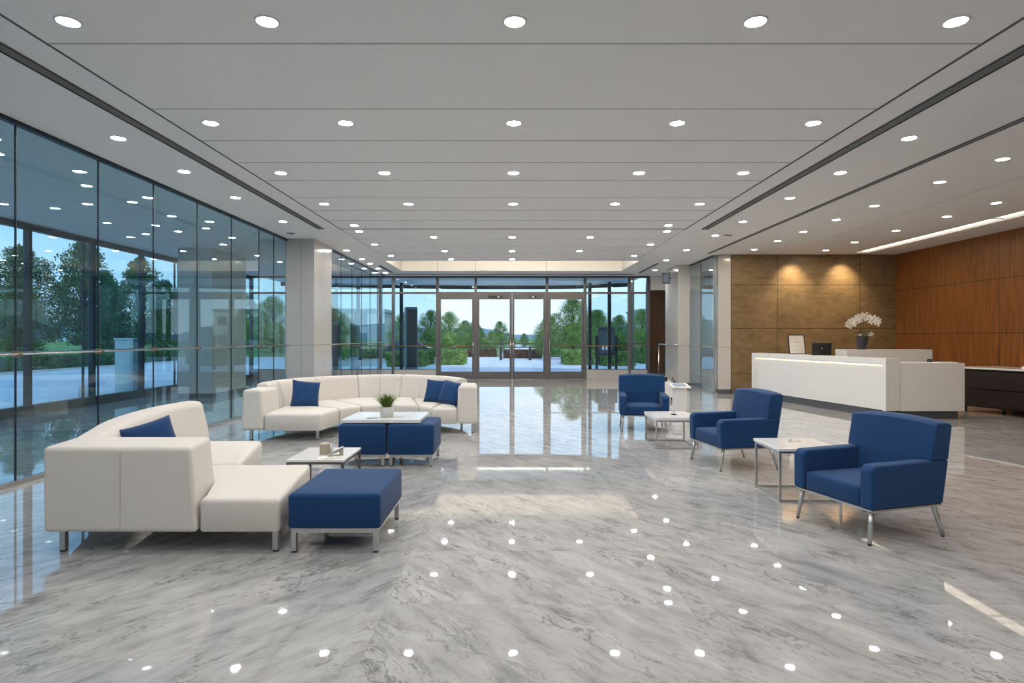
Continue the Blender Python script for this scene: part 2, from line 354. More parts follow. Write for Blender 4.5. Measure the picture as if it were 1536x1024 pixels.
# side passage behind right partition
B(8.1, 8.2, 17.25, 27.8, 0, H).build('wall_passage', 'white_wall', kind='structure')
B(6.18, 8.1, 27.6, 27.75, 0, H).build('wall_passage_end', 'backwood', kind='structure')
B(5.32, 8.1, 23.0, 23.15, 3.42, H).build('trim_3', 'white_wall', kind='structure')
wp = props(bpy.data.objects.new('wall_passage_left', None), kind='structure'); COL.objects.link(wp)
MB().prism([(5.26, 23.12), (5.275, 23.12), (6.185, 27.6), (6.17, 27.6)], None, .06, H-.06).build('pane', 'glasso', wp)
MB().prism([(5.24, 23.12), (5.295, 23.12), (6.205, 27.6), (6.15, 27.6)], None, 0, .06).prism([(5.24, 23.12), (5.295, 23.12), (6.205, 27.6), (6.15, 27.6)], None, H-.06, H-.001).build('channel', 'alu', wp)

# ---- columns
def column(x0, x1, y0, y1, fm, sm, front_joints, side_joints, zs, nm):
    t = props(bpy.data.objects.new(nm, None), kind='structure'); COL.objects.link(t)
    B(x0+.012, x1-.012, y0+.012, y1-.012, 0, H).build('core', 'joint', t)
    g = .004; fx = [x0]+front_joints+[x1]; sy = [y0+.012]+side_joints+[y1-.012]; z = [.13]+zs+[H]
    f = MB(); s = MB()
    for a, b in zip(fx, fx[1:]):
        for c0, c1 in zip(z, z[1:]):
            f.box(a+g*(a != x0), b-g*(b != x1), y0, y0+.011, c0+g, c1-g); f.box(a+g*(a != x0), b-g*(b != x1), y1-.011, y1, c0+g, c1-g)
    for a, b in zip(sy, sy[1:]):
        for c0, c1 in zip(z, z[1:]):
            s.box(x0, x0+.011, a+g, b-g, c0+g, c1-g); s.box(x1-.011, x1, a+g, b-g, c0+g, c1-g)
    f.build('front_panel', fm, t); s.build('side_panel', sm, t)
    B(x0+.004, x1-.004, y0+.004, y1-.004, 0, .13).build('base_strip', 'base', t)
    return t
column(-5.41, -4.72, 14.3, 15.7, 'panel', 'beige_panel', [-5.03], [15.0], [1.42], 'column_left')
column(-8.74, -7.85, 15.7, 17.7, 'beige_panel', 'beige_panel', [-8.3], [16.7], [], 'column_corridor')
column(5.37, 5.75, 19.4, 21.0, 'beige_panel', 'panel', [], [], [1.33], 'column_right')
column(5.84, 6.2, 17.0, 17.5, 'beige_panel', 'beige_panel', [], [], [1.33], 'column_reception')

# ---- left inner glass partition
def partition(nm, x, ys, gm, rail=True, clamps=True, rz=1.42, side=1, extra=None):
    t = props(bpy.data.objects.new(nm, None), kind='structure'); COL.objects.link(t)
    for a, b in zip(ys, ys[1:]):
        B(x-.006, x+.006, a+.006, b-.006, .05, H-.05).build('pane', gm, t)
    e = MB()
    for y in ys[1:-1]: e.box(x-.009, x+.009, y-.006, y+.006, .05, H-.05)
    if len(ys) > 2: e.build('glass_edge', 'dark', t)
    B(x-.03, x+.03, ys[0], ys[-1], 0, .05).build('bottom_channel', 'alul', t)
    B(x-.03, x+.03, ys[0], ys[-1], H-.05, H-.001).build('top_channel', 'dark', t)
    if rail:
        MB().tube([(x+side*.05, ys[0], rz), (x+side*.05, ys[-1], rz)], .011, 8).build('handrail', 'steel', t, smooth=True)
    if clamps:
        for y in ys[1:-1]:
            MB().box(x-.02, x+.02, y-.03, y+.03, rz-.035, rz+.035).tube([(x+.02*side, y, rz), (x+side*.07, y, rz)], .018, 8).build('clamp', 'brass', t)
    return t
partition('wall_left', -5.38, [-3, .2, 1.4, 2.65, 3.9, 5.2, 6.5, 7.8, 9.0, 10.25, 11.5, 12.75, 13.55, 14.3], 'glass')
partition('wall_left_far', -4.80, [15.7, 16.85, 18.0, 19.15, 20.3, 21.45, 22.6], 'glassc', clamps=False, side=1)
partition('wall_partition', 5.76, [17.12, 18.3, 19.4], 'glassc', clamps=True, rz=1.33, side=-1)
t = props(bpy.data.objects.new('wall_partition_return', None), kind='structure'); COL.objects.link(t)
B(5.77, 5.84, 17.04, 17.052, .05, H-.05).build('pane', 'glassc', t)
B(5.745, 5.775, 17.03, 17.11, 0, H-.001).build('corner_post', 'alul', t)
B(5.775, 5.84, 17.03, 17.06, 0, .05).build('bottom_channel', 'alul', t)

# ---- outer curtain wall along the corridor
ys = [-3, -.9, 1.0, 2.9, 4.8, 6.7, 8.6, 10.5, 12.4, 14.3, 16.2, 18.1, 20.0, 21.6, 23.0]
for i, (a, b) in enumerate(zip(ys, ys[1:])):
    w = props(bpy.data.objects.new('window_%d' % (i+1), None), kind='structure'); COL.objects.link(w)
    B(-10.006, -9.994, a+.045, b-.045, .20, 3.82).build('pane', 'glasso', w)
    MB().box(-10.07, -9.95, a-.045, a+.045, .0, H).box(-10.08, -9.92, a+.045, b-.045, 0, .20).box(-10.07, -9.95, a+.045, b-.045, 3.82, H-.001).build('frame', 'dark', w)
    if i % 2 == 0: MB().box(-10.03, -9.985, b-.32, b-.29, .20, 3.82).build('thin_mullion', 'dark', w)
    MB().tube([(-9.88, a+.05, 1.30), (-9.88, b-.05, 1.30)], .018, 8).build('handrail', 'steel', w, smooth=True)

# ---- front facade
FY = 23.0
fac = props(bpy.data.objects.new('wall_front', None), kind='structure'); COL.objects.link(fac)
xs = [-10.0, -8.6, -7.2, -5.9, -4.55, -2.86, -1.39, 1.34, 2.8, 4.5, 5.22]
for x in xs:
    w = .05
    B(x-w, x+w, FY-.06, FY+.10, 0, H-.001).build('mullion', 'alu', fac)
for x in (-5.12, 4.62): B(x-.09, x+.09, FY+.12, FY+.3, 0, H-.001).build('post', 'alul', fac)
for a, b in zip(xs, xs[1:]):
    a += .05; b -= .05
    B(a, b, FY-.05, FY+.08, 3.27, 3.34).build('transom', 'alu', fac)
    B(a, b, FY-.055, FY+.08, H-.07, H-.001).build('head_rail', 'alu', fac)
    B(a, b, FY+.006, FY+.018, 3.34, H-.07).build('transom_pane', 'glass', fac)
    if not (-3 < a < 2.7):
        B(a, b, FY-.05, FY+.08, 0, .36).build('sill_wall', 'panel' , fac)
        B(a, b, FY+.006, FY+.018, .38, 3.27).build('pane', 'glassd', fac)
        B(a, b, FY-.05, FY+.06, .36, .39).build('bottom_rail', 'alu', fac)
        MB().tube([(a, FY-.06, 1.28), (b, FY-.06, 1.28)], .022, 8).build('handrail', 'brass', fac, smooth=True)
def leaf(i, x0, x1, handle_side, closer):
    d = props(bpy.data.objects.new('door_%d' % i, None), kind='structure'); COL.objects.link(d); d.location = ((x0+x1)/2, FY, 0)
    w = (x1-x0)/2-.006; s = .085; y0, y1 = -.035, .035
    z0 = .015; z1 = 3.265
    MB().box(-w, -w+s, y0, y1, z0, z1).box(w-s, w, y0, y1, z0, z1).box(-w+s, w-s, y0, y1, z0, .29).box(-w+s, w-s, y0, y1, z1-.2, z1).build('frame', 'alu', d, bevel=.004, segs=1)
    B(-w+s, w-s, -.006, .006, .29, z1-.2).build('pane', 'glassc', d)
    hx = (w-s*.5)*handle_side
    hd = MB().tube([(hx, y0-.05, .95), (hx, y0-.05, 1.55)], .014, 8)
    for z in (1.0, 1.5): hd.tube([(hx, y0, z), (hx, y0-.05, z)], .009, 6)
    hd.build('pull_handle', 'chrome', d, smooth=True)
    if closer:
        B(-w*.35 if handle_side > 0 else w*.1, -w*.1+ w*.55, y0-.07, y0, z1-.16, z1-.07).build('closer', 'black', d, bevel=.006)
        B(.12, .2, y0-.085, y0-.07, z1-.145, z1-.085).build('closer_cap', 'steel', d)
    else:
        MB().tube([(-w+s, y0-.03, 1.28), (w-s, y0-.03, 1.28)], .016, 8).build('push_bar', 'brass', d, smooth=True)
B(-.04, -.0, FY-.048, FY-.036, .02, 3.26).build('meeting_strip', 'alu', fac)
leaf(1, -2.81, -1.44, 1, False); leaf(2, -1.34, -.001, 1, True); leaf(3, .001, 1.29, -1, True); leaf(4, 1.39, 2.75, -1, False)
B(-2.81, 2.75, FY-.06, FY+.06, 0, .012).build('trim_4', 'steel', kind='structure')
B(-4.5, 4.5, 22.2, 22.3, H-.012, H-.001).build('trim_5', 'joint', kind='structure')

# ================================================================== CEILING FITTINGS
dl_base = None
ORD = ['nearest', 'second', 'third', 'fourth', 'fifth', 'sixth', 'seventh', 'eighth', 'ninth']
def downlight(x, y, label, group, m='lens', r=.073, _c={}):
    if m not in _c:
        t = thing('recessed_downlight', label, 'downlight', (x, y, H), 0, group)
        MB().lathe([(r+.017, 0), (r+.017, -.006), (r+.002, -.009), (r, -.004), (r, 0)], seg=28, cap=False).build('trim_ring', 'trimring', t, smooth=True)
        MB().lathe([(r*.995, -.0045), (r*.995, -.001)], seg=20).build('lens', m, t)
        _c[m] = t; return t
    t = copytree(_c[m]); t.location = (x, y, H); t['label'] = label; t['group'] = group; return t
cn5 = ['far left', 'left of centre', 'centre', 'right of centre', 'far right']
for i, y in enumerate((4.46, 6.57, 8.56, 10.55)):
    for k, x in enumerate((-3.3, -1.82, .02, 1.81, 3.3)):
        lab = 'round recessed downlight in the main ceiling, %s row, %s of five' % (ORD[i], cn5[k])
        downlight(x, y, lab, 'downlights in the main board ceiling')
for i, y in enumerate((2.4, .4)):  # unseen rows added to light the fronts of the near furniture
    for k, x in enumerate((-3.3, -1.82, .02, 1.81, 3.3)):
        downlight(x, y, 'round recessed downlight out of view %s the camera, %s of five' % (('in front of', 'above')[i], cn5[k]), 'downlights out of view above the camera')
for k, x in enumerate((-3.3, 3.27)): downlight(x, 12.55, 'downlight just before the dark cross joint in the ceiling, %s side' % ('left', 'right')[k], 'downlights in the main board ceiling')
for k, x in enumerate((-3.38, 3.43)): downlight(x, 13.27, 'downlight just past the dark cross joint in the ceiling, %s side' % ('left', 'right')[k], 'downlights in the far ceiling')
for i, y in enumerate((14.05, 16.3, 18.0)):
    for k, x in enumerate((-1.83, 0, 1.83)):
        if i == 2 and k == 2: continue
        downlight(x, y, 'downlight in the far ceiling beyond the dark joint, %s row, %s' % (ORD[i], ('left', 'middle', 'right')[k]), 'downlights in the far ceiling')
for i, y in enumerate((15.15, 17.2)):
    for k, x in enumerate((-3.47, 3.5)): downlight(x, y, 'downlight at the %s edge of the far ceiling, %s of two' % (('left', 'right')[k], ('nearer', 'farther')[i]), 'downlights in the far ceiling')
for i, y in enumerate((7.07, 8.49, 10.07, 12.15)): downlight(-4.64, y, 'downlight between left glass wall and air slot, %s of four' % ORD[i], 'downlights along the left glass wall')
for i, y in enumerate((7.07, 8.55, 10.1, 12.15, 13.8, 16.1, 18.2, 20.9)): downlight(4.68 + (.3 if i == 7 else 0), y, 'downlight right of the right air slot, %s from the camera' % ORD[i], 'downlights along the right air slot')
for i, (x, y) in enumerate(((-4.47, 16.2), (-4.5, 18.0), (-4.5, 19.05), (-4.56, 20.45), (-4.6, 21.8))): downlight(x, y, 'downlight past the grey panelled column on the left, %s of five' % ORD[i], 'downlights beside the far left glass')
for i, y in enumerate((4.6, 6.4, 7.9, 9.06, 10.7, 11.95, 13.3, 14.6, 16.0)):
    if y > 7: downlight(6.46, y, 'warm downlight over reception, left row, %s from the camera' % ORD[i-2], 'downlights over the reception', 'lensw')
for i, y in enumerate((10.47, 11.66, 13.2, 14.8, 16.15)): downlight(8.45, y, 'warm downlight over reception, right row, %s from the camera' % ORD[i], 'downlights over the reception', 'lensw')
for i, y in enumerate((7.66, 9.28, 10.4, 11.6, 12.9, 14.1)): downlight(-6.58, y, 'downlight behind the left glass wall, row beside the glass, %s' % ORD[i], 'downlights in the glazed corridor', 'lensc')
for i, y in enumerate((9.4, 10.9, 12.3, 13.6)): downlight(-8.3, y, 'downlight behind the left glass wall, outer row by the windows, %s' % ORD[i], 'downlights in the glazed corridor', 'lensc')
for i, (x, y) in enumerate(((-7.2, 18.6), (-7.2, 20.8))): downlight(x, y, 'downlight in the far end of the glazed corridor, %s of two' % ('nearer', 'farther')[i], 'downlights in the glazed corridor', 'lensc')
for i, (x, y) in enumerate(((6.9, 18.4), (6.9, 20.8), (6.6, 25.2))): downlight(x, y, 'added downlight in the side passage behind right glass, %s' % ORD[i], 'added downlights in the side passage', 'lensw')  # lamps added to brighten the passage so it looks pale through the glass
# wall washers on the bronze wall
for i, x in enumerate((7.92, 9.33)):
    t = thing('wall_washer', 'small recessed wall spotlight over the bronze wall, %s pool of light' % ('left', 'right')[i], 'spotlight', (x, 16.52, H), 0, 'wall spotlights over the bronze wall')
    MB().lathe([(.06, 0), (.06, -.006), (.045, -.008), (.042, -.001)], seg=20, cap=False).build('trim_ring', 'trimring', t, smooth=True)
    MB().lathe([(.042, -.003), (.042, -.001)], seg=16).build('lens', 'black', t)
    l = bpy.data.lights.new('spot', 'SPOT'); l.energy = 120; l.color = (1, .80, .52); l.spot_size = math.radians(88); l.spot_blend = 1.0; l.shadow_soft_size = .03
    lo = bpy.data.objects.new('spot', l); COL.objects.link(lo); lo.parent = t; lo.location = (0, 0, -.02)
    lo.rotation_euler = Vector((0, -.40, 1)).to_track_quat('Z', 'Y').to_euler()

def slot(x0, x1, y0, y1, label):
    t = thing('linear_air_slot', label, 'air vent', ((x0+x1)/2, y0, H), 0, 'long black air slots in the ceiling')
    w = (x1-x0)/2; L = y1-y0
    B(-w, w, 0, L, -.003, -.001).build('backing', 'rubber', t)
    MB().box(-w-.008, -w, 0, L, -.012, -.001).box(w, w+.008, 0, L, -.012, -.001).build('frame', 'joint', t)
    s = MB(); n = max(1, int(round(w*2/.028)))
    for k in range(1, n):
        q = -w+2*w*k/n; s.box(q-.004, q+.004, 0, L, -.011, -.003)
    if n > 1: s.build('fins', 'joint2', t)
slot(-4.19, -4.07, -2.5, 13.0, 'long black finned air slot running along the left ceiling')
slot(4.11, 4.24, -2.5, 13.05, 'long black finned air slot, right of the board ceiling')
slot(5.46, 5.53, -2.5, 16.8, 'narrow black air slot running toward the right glass partition')
slot(-4.36, -4.28, 19.6, 21.7, 'short black air slot near the doors on the left')
slot(4.58, 4.66, 19.0, 21.8, 'short black air slot near the doors on the right')
for x, y, lab in ((-4.95, 13.5, 'small dark ceiling sensor at the top of the left glass wall'), (4.98, 13.75, 'small dark ceiling sensor beside the right air slot')):
    t = thing('ceiling_sensor', lab, 'sensor', (x, y, H), 0, 'ceiling sensors')
    MB().box(-.12, .06, -.04, .04, -.012, -.001).build('mounting_plate', 'joint', t, bevel=.004)
    MB().lathe([(.035, -.012), (.03, -.04), (.012, -.05)], seg=14).build('dome', 'steel', t, smooth=True)

# ================================================================== FURNITURE
def rounded_leg(mb, x, y, z1, w=.035): return mb.box(x-w/2, x+w/2, y-w/2, y+w/2, .012, z1)
def leg(t, x, y, z1, w=.038, m='chrome', foot=True):
    l = B(x-w/2, x+w/2, y-w/2, y+w/2, .012, z1).build('leg', m, t, bevel=.003, segs=2)
    if foot: B(x-w/2+.003, x+w/2-.003, y-w/2+.003, y+w/2-.003, 0, .012).build('foot_pad', 'rubber', l)
    return l
def puffbox(nm, m, t, lo, hi, z0, z1, bevel, off=None, bulge=.0, cuts=6):
    """prism with rounded edges and a crowned top"""
    me = MB().prism(lo, hi, z0, z1)
    o = me.build(nm, m, t, bevel=bevel, segs=5, off=off)
    return o
def cushion(nm, m, t, poly, z0, z1, r=.04, crown=.015, off=None):
    """upholstered block: polygon inset near top/bottom with smooth rounding, crowned top"""
    P = [Vector(p) for p in poly]
    ar = sum(P[i-1].x*P[i].y-P[i].x*P[i-1].y for i in range(len(P)))
    if ar < 0: P = P[::-1]
    # densify + round plan corners
    n = len(P); out = []
    for i in range(n):
        a, b, c = P[i-1], P[i], P[(i+1) % n]
        u = (a-b); v = (c-b); lu, lv = u.length, v.length; u.normalize(); v.normalize()
        ang = u.angle(v)
        rr = min(r*1.0, lu*.4, lv*.4)
        if ang > math.radians(165): out.append(b); continue
        for k in range(5):
            s = k/4; out.append((1-s)**2*(b+u*rr)+2*s*(1-s)*b+s*s*(b+v*rr))
    P = out; n = len(P)
    nrm = []
    for i in range(n):
        d = (P[(i+1) % n]-P[i-1]); d.normalize(); nrm.append(Vector((d.y, -d.x)))
    rings = []
    prof = [(.010, z0), (.0, z0+.012)]
    for k in range(6):
        a = PI/2*k/5; prof.append((r*(1-math.cos(a)), z1-r+r*math.sin(a)))
    vs = []
    for ins, z in prof:
        for p, q in zip(P, nrm): vs.append((p.x-q.x*ins, p.y-q.y*ins, z))
    cen = sum((Vector(p) for p in P), Vector((0, 0)))/n
    for s, dz in ((.8, .35), (.55, .75), (.25, .97)):
        base = [(p-q*r-cen)*s+cen for p, q in zip(P, nrm)]
        vs += [(b.x, b.y, z1+crown*dz) for b in base]
    vs.append((cen.x, cen.y, z1+crown))
    m_ = len(prof)+3; fs = [tuple(range(n))[::-1]]
    for i in range(m_-1):
        for k in range(n): fs.append((i*n+k, i*n+(k+1) % n, (i+1)*n+(k+1) % n, (i+1)*n+k))
    for k in range(n): fs.append(((m_-1)*n+k, (m_-1)*n+(k+1) % n, m_*n))
    return smooth_by_angle(MB().add(vs, fs).build(nm, m, t, smooth=True, off=off), 50)
def offset_poly(pts, d):
    out = []
    n = len(pts)
    for i, p in enumerate(pts):
        a = Vector(pts[max(i-1, 0)]); b = Vector(pts[min(i+1, n-1)]); t_ = (b-a).normalized(); nn = Vector((t_.y, -t_.x))
        out.append(Vector(p)+nn*d)
    return out
def lerp_path(pts, n):
    """catmull-rom resample"""
    P = [Vector(p) for p in pts]; out = []
    for i in range(len(P)-1):
        p0 = P[max(i-1, 0)]; p1 = P[i]; p2 = P[i+1]; p3 = P[min(i+2, len(P)-1)]
        for k in range(n):
            s = k/n
            out.append(.5*((2*p1)+(-p0+p2)*s+(2*p0-5*p1+4*p2-p3)*s*s+(-p0+3*p1-3*p2+p3)*s**3))
    out.append(P[-1]); return out
def back_cushion(nm, m, t, path, prof, off=None, endr=.03, endz=1):
    """sweep closed profile (offset to the inside, z) along a plan path; rounded ends"""
    P = path; n = len(P); L = [0]
    for i in range(1, n): L.append(L[-1]+(P[i]-P[i-1]).length)
    tot = L[-1]; vs = []; k = len(prof)
    co = sum(p[0] for p in prof)/k; cz = sum(p[1] for p in prof)/k
    for i in range(n):
        a = P[max(i-1, 0)]; b = P[min(i+1, n-1)]; d = (b-a).normalized(); nn = Vector((d.y, -d.x))
        e = min(L[i], tot-L[i]); s = 1.0
        sh = 0
        if e < endr:
            q = 1-e/endr; sh = endr*(1-math.sqrt(max(0, 1-q*q)))
        for o_, z in prof:
            do = o_-co; dz = z-cz; ln = math.hypot(do, dz); f = max(.2, (ln-sh)/ln)
            w = P[i]+nn*(co+do*f); zz = cz+dz*f; k2 = min(1, L[i]/tot*1.05); vs.append((w.x, w.y, .16+(zz-.16)*(1+(endz-1)*k2*k2)))
    fs = [(i*k+j_, i*k+(j_+1) % k, (i+1)*k+(j_+1) % k, (i+1)*k+j_) for i in range(n-1) for j_ in range(k)]
    fs += [tuple(range(k)), tuple(range((n-1)*k, n*k))[::-1]]
    return smooth_by_angle(MB().add(vs, fs).build(nm, m, t, smooth=True, off=off), 48)
def rprof(o0b, o1b, o0t, o1t, z0, z1, r):
    """rounded profile: outer bottom, inner bottom, outer top, inner top"""
    out = [(o0b, z0), (o0t+ (o0b-o0t)*.05, z1-r)]
    for k in range(1, 6):
        a = PI/2*k/5; out.append((o0t+r*(1-math.cos(a)), z1-r+r*math.sin(a)))
    R2 = r*1.5
    for k in range(0, 6):
        a = PI/2*k/5; out.append((o1t-R2+R2*math.sin(a), z1-R2*(1-math.cos(a)) ))
    out += [((o1t+o1b)/2+.012, (z0+z1)/2), (o1b, z0)]
    return out
def dense(a, b, path, step=.03, e=.03):
    """sub-path between arc lengths a..b with extra samples at the ends"""
    L = [0]
    for i in range(1, len(path)): L.append(L[-1]+(path[i]-path[i-1]).length)
    def at(s):
        for i in range(1, len(path)):
            if L[i] >= s or i == len(path)-1:
                f = (s-L[i-1])/max(1e-9, L[i]-L[i-1]); return path[i-1].lerp(path[i], f)
    ss = [a, a+e*.1, a+e*.3, a+e*.6, a+e]
    n = max(2, int((b-a-2*e)/.08))
    ss += [a+e+(b-a-2*e)*k/n for k in range(1, n)]
    ss += [b-e, b-e*.6, b-e*.3, b-e*.1, b]
    return [at(s) for s in ss]
def plen(path): return sum((path[i]-path[i-1]).length for i in range(1, len(path)))

# ---- front left sectional
o1 = (-2.9, 5.2, 0)
sofa = thing('sectional_sofa', 'cream sectional sofa at the front left, seen from its low end arm', 'sofa', o1)
L3 = lambda p: (p[0], p[1])
cushion('chaise_seat', 'cream_fab', sofa, [(-2.315, 4.44), (-1.72, 4.44), (-1.90, 5.66), (-3.30, 5.66), (-3.18, 4.95), (-2.40, 4.95)], .16, .405, .035, .010, o1)
cushion('seat', 'cream_fab', sofa, [(-3.31, 5.67), (-2.58, 5.67), (-2.90, 6.98), (-3.62, 6.98)], .16, .405, .05, .012, o1)
# arm block
am = MB().prism([(-3.46, 4.42), (-2.32, 4.42), (-2.41, 4.93), (-3.54, 4.93)], [(-3.47, 4.43), (-2.37, 4.43), (-2.47, 4.92), (-3.56, 4.92)], .16, .79)
am.build('arm', 'cream_fab', sofa, bevel=.035, segs=5, off=o1)
MB().box(-2.89, -2.886, 4.4195, 4.428, .17, .755).build('seam', 'seam', sofa, off=o1)
path = lerp_path([(-3.96, 7.25), (-4.02, 6.6), (-3.90, 5.75), (-3.68, 5.12), (-3.475, 4.60)], 10)
LT = plen(path)
# offset sign: path runs toward camera; inside is +X => normal (dy,-dx) with d≈(0,-1) is (-1,0) → use negative offsets
pr = [(-a, z) for a, z in rprof(0, .36, .02, .26, .16, .84, .06)]
back_cushion('backrest', 'cream_fab', sofa, dense(0, LT, path), pr, o1, endz=.925)
for x, y in ((-3.36, 4.50), (-1.77, 4.50), (-1.95, 5.58), (-2.96, 6.85), (-3.85, 7.1)):
    leg(sofa, x-o1[0], y-o1[1], .16, .042, 'steel')

def pillow(loc, rot, label, size=.44, thick=.085):
    t = thing('throw_pillow', label, 'pillow', loc, 0, 'blue throw pillows on the sofas'); t.rotation_euler = rot
    n = 18; vs = []; fs = []
    def P(i, k, sgn):
        u = -1+2*i/n; v = -1+2*k/n
        x = u*size/2*(1-.07*(1-v*v)*abs(u)**3); y = v*size/2*(1-.07*(1-u*u)*abs(v)**3)
        h = thick*(max(0, (1-u**4))*max(0, (1-v**4)))**.55
        h *= 1+.10*math.sin(5*u+3*v)*(u*u+v*v)/2
        return (x, h*sgn, y)
    for sgn in (-1, 1):
        for i in range(n+1):
            for k in range(n+1): vs.append(P(i, k, sgn))
    o = (n+1)**2
    for i in range(n):
        for k in range(n):
            a = i*(n+1)+k; fs.append((a, a+n+1, a+n+2, a+1)); fs.append((o+a, o+a+1, o+a+n+2, o+a+n+1))
    mb = MB().add(vs, fs); ob = mb.build('pillow_cover', 'pillow', t, smooth=True)
    bm = bmesh.new(); bm.from_mesh(ob.data); bmesh.ops.remove_doubles(bm, verts=bm.verts, dist=.0005); bm.to_mesh(ob.data); bm.free()
    pts = []
    for a, b in ((-1, -1), (1, -1), (1, 1), (-1, 1), (-1, -1)): pts.append((a*size/2*.985, 0, b*size/2*.985))
    e = MB()
    for p, q in zip(pts, pts[1:]):
        mid = [(p[0]+(q[0]-p[0])*s, 0, p[2]+(q[2]-p[2])*s) for s in [i/8 for i in range(9)]]
        mid2 = []
        for m_ in mid:
            u = m_[0]/(size/2); v = m_[2]/(size/2)
            mid2.append((m_[0]*(1-.07*(1-v*v)*abs(u)**3), 0, m_[2]*(1-.07*(1-u*u)*abs(v)**3)))
        e.tube(mid2, .004, 6)
    e.build('piping', 'pillow', t, smooth=True)
    return t
pillow((-3.30, 5.50, .615), (math.radians(-22), math.radians(-13), math.radians(48)), 'blue throw pillow behind the near arm of the front sofa', .45, .12)

# ---- upholstered blue ottomans
def ottoman(x0, x1, y0, y1, zb, zt, label, group):
    cx, cy = (x0+x1)/2, (y0+y1)/2; w, d = (x1-x0)/2, (y1-y0)/2
    t = thing('ottoman', label, 'ottoman', (cx, cy, 0), 0, group)
    cushion('cushion', 'blue', t, [(-w, -d), (w, -d), (w, d), (-w, d)], zb, zt-.012, .035, .012)
    MB().box(-w+.02, w-.02, -d+.02, -d+.055, zb-.035, zb-.004).box(-w+.02, w-.02, d-.055, d-.02, zb-.035, zb-.004).box(-w+.02, -w+.055, -d+.055, d-.055, zb-.035, zb-.004).box(w-.055, w-.02, -d+.055, d-.055, zb-.035, zb-.004).build('frame', 'steel', t)
    s = MB(); k = int(w*2/.07)
    for i in range(k+1):
        s.ball((-w+.04+(2*w-.08)*i/k, -d+.016, zb-.002), .005, seg=6, rings=4)
    s.build('stud_row', 'chrome', t, smooth=True)
    for a in (-1, 1):
        for b in (-1, 1): leg(t, a*(w-.04), b*(d-.04), zb-.035, .038, 'steel')
    return t
ottoman(-1.665, -.975, 4.44, 5.33, .185, .455, 'large blue ottoman on steel frame beside the front sofa', 'blue ottomans')
ottoman(-2.155, -1.565, 7.42, 8.18, .15, .535, 'blue cube ottoman under the white board, left of the pair', 'blue ottomans')
ottoman(-1.545, -.965, 7.42, 8.18, .15, .535, 'blue cube ottoman under the white board, right of the pair', 'blue ottomans')
t = thing('table_board', 'white rectangular tabletop resting across two blue ottomans', 'table top', (-1.63, 7.86, .536))
B(-.49, .49, -.39, .39, 0, .042).build('board', 'table', t, bevel=.004, segs=2)

# ---- small low table
def frame_table(x0, x1, y0, y1, zt, label, sled=True, m='steel', th=.03, tube=.022, overhang=.0, nm='side_table', group=None, topm='table'):
    cx, cy = (x0+x1)/2, (y0+y1)/2; w, d = (x1-x0)/2, (y1-y0)/2
    t = thing(nm, label, 'table', (cx, cy, 0), 0, group)
    B(-w-overhang, w+overhang, -d-overhang, d+overhang, zt-th, zt).build('table_top', topm, t, bevel=.004, segs=2)
    z1 = zt-th; q = tube
    B(-w+.004, w-.004, -d+.004, -d+q, z1-q, z1).box(-w+.004, w-.004, d-q, d-.004, z1-q, z1).box(-w+.004, -w+q, -d+q, d-q, z1-q, z1).box(w-q, w-.004, -d+q, d-q, z1-q, z1).build('top_frame', m, t)
    z0 = q if sled else .0
    for a in (-1, 1):
        for b in (-1, 1):
            ax = a*(w-.004-q/2); by = b*(d-.004-q/2)
            B(ax-q/2, ax+q/2, by-q/2, by+q/2, z0, z1-q).build('leg', m, t)
    if sled:
        B(-w+.004, w-.004, -d+.004, -d+q, 0, q).box(-w+.004, w-.004, d-q, d-.004, 0, q).box(-w+.004, -w+q, -d+q, d-q, 0, q).box(w-q, w-.004, -d+q, d-q, 0, q).build('bottom_frame', m, t)
    return t
frame_table(-2.18, -1.62, 5.78, 6.45, .42, 'low square white table with dark metal rim between the two sofas', False, 'alu', .022, .022, nm='coffee_table')
frame_table(2.60, 3.22, 5.84, 6.44, .52, 'white side table on open steel frame beside the nearest armchair', overhang=.008, group='steel framed side tables', th=.028)
frame_table(2.06, 2.68, 8.60, 9.32, .455, 'white side table on open steel frame between the two farther armchairs', overhang=.008, group='steel framed side tables', th=.045)

# ---- back sectional
o2 = (-2.5, 10.8, 0)
sofa2 = thing('sectional_sofa', 'cream curved sectional sofa in the middle, opening toward the camera', 'sofa', o2)
outer = lerp_path([(-4.16, 9.55), (-4.26, 10.3), (-4.08, 11.1), (-3.60, 11.75), (-3.0, 12.2), (-2.3, 12.3), (-1.55, 12.02), (-1.0, 11.45), (-.72, 10.75), (-.62, 10.35)], 10)
LT = plen(outer)
# path goes left→back→right; normal (dy,-dx): at start d=(0,1) → (1,0) inside. good
cuts = [0.0, .135, .30, .445, .60, .76, .90]
pr = rprof(0, .34, .02, .22, .16, .85, .055)
for a, b in zip(cuts, cuts[1:]):
    back_cushion('backrest', 'cream_fab', sofa2, dense(a*LT+.003 if a else .30, b*LT-.003, outer), pr, o2)
def seam_ring(path, frac, prof, parent, off):
    L = plen(path)*frac; p2 = dense(L-.003, L+.003, path, e=.0005)
    cx = sum(p[0] for p in prof)/len(prof); cz = sum(p[1] for p in prof)/len(prof)
    pf = [(cx+(o-cx)*1.012, cz+(z-cz)*1.006) for o, z in prof]
    back_cushion('seam', 'seam', parent, p2, pf, off, endr=.0001)
for a, b in zip(cuts, cuts[1:]): seam_ring(outer, (max(a, .06)+b)/2, pr, sofa2, o2)
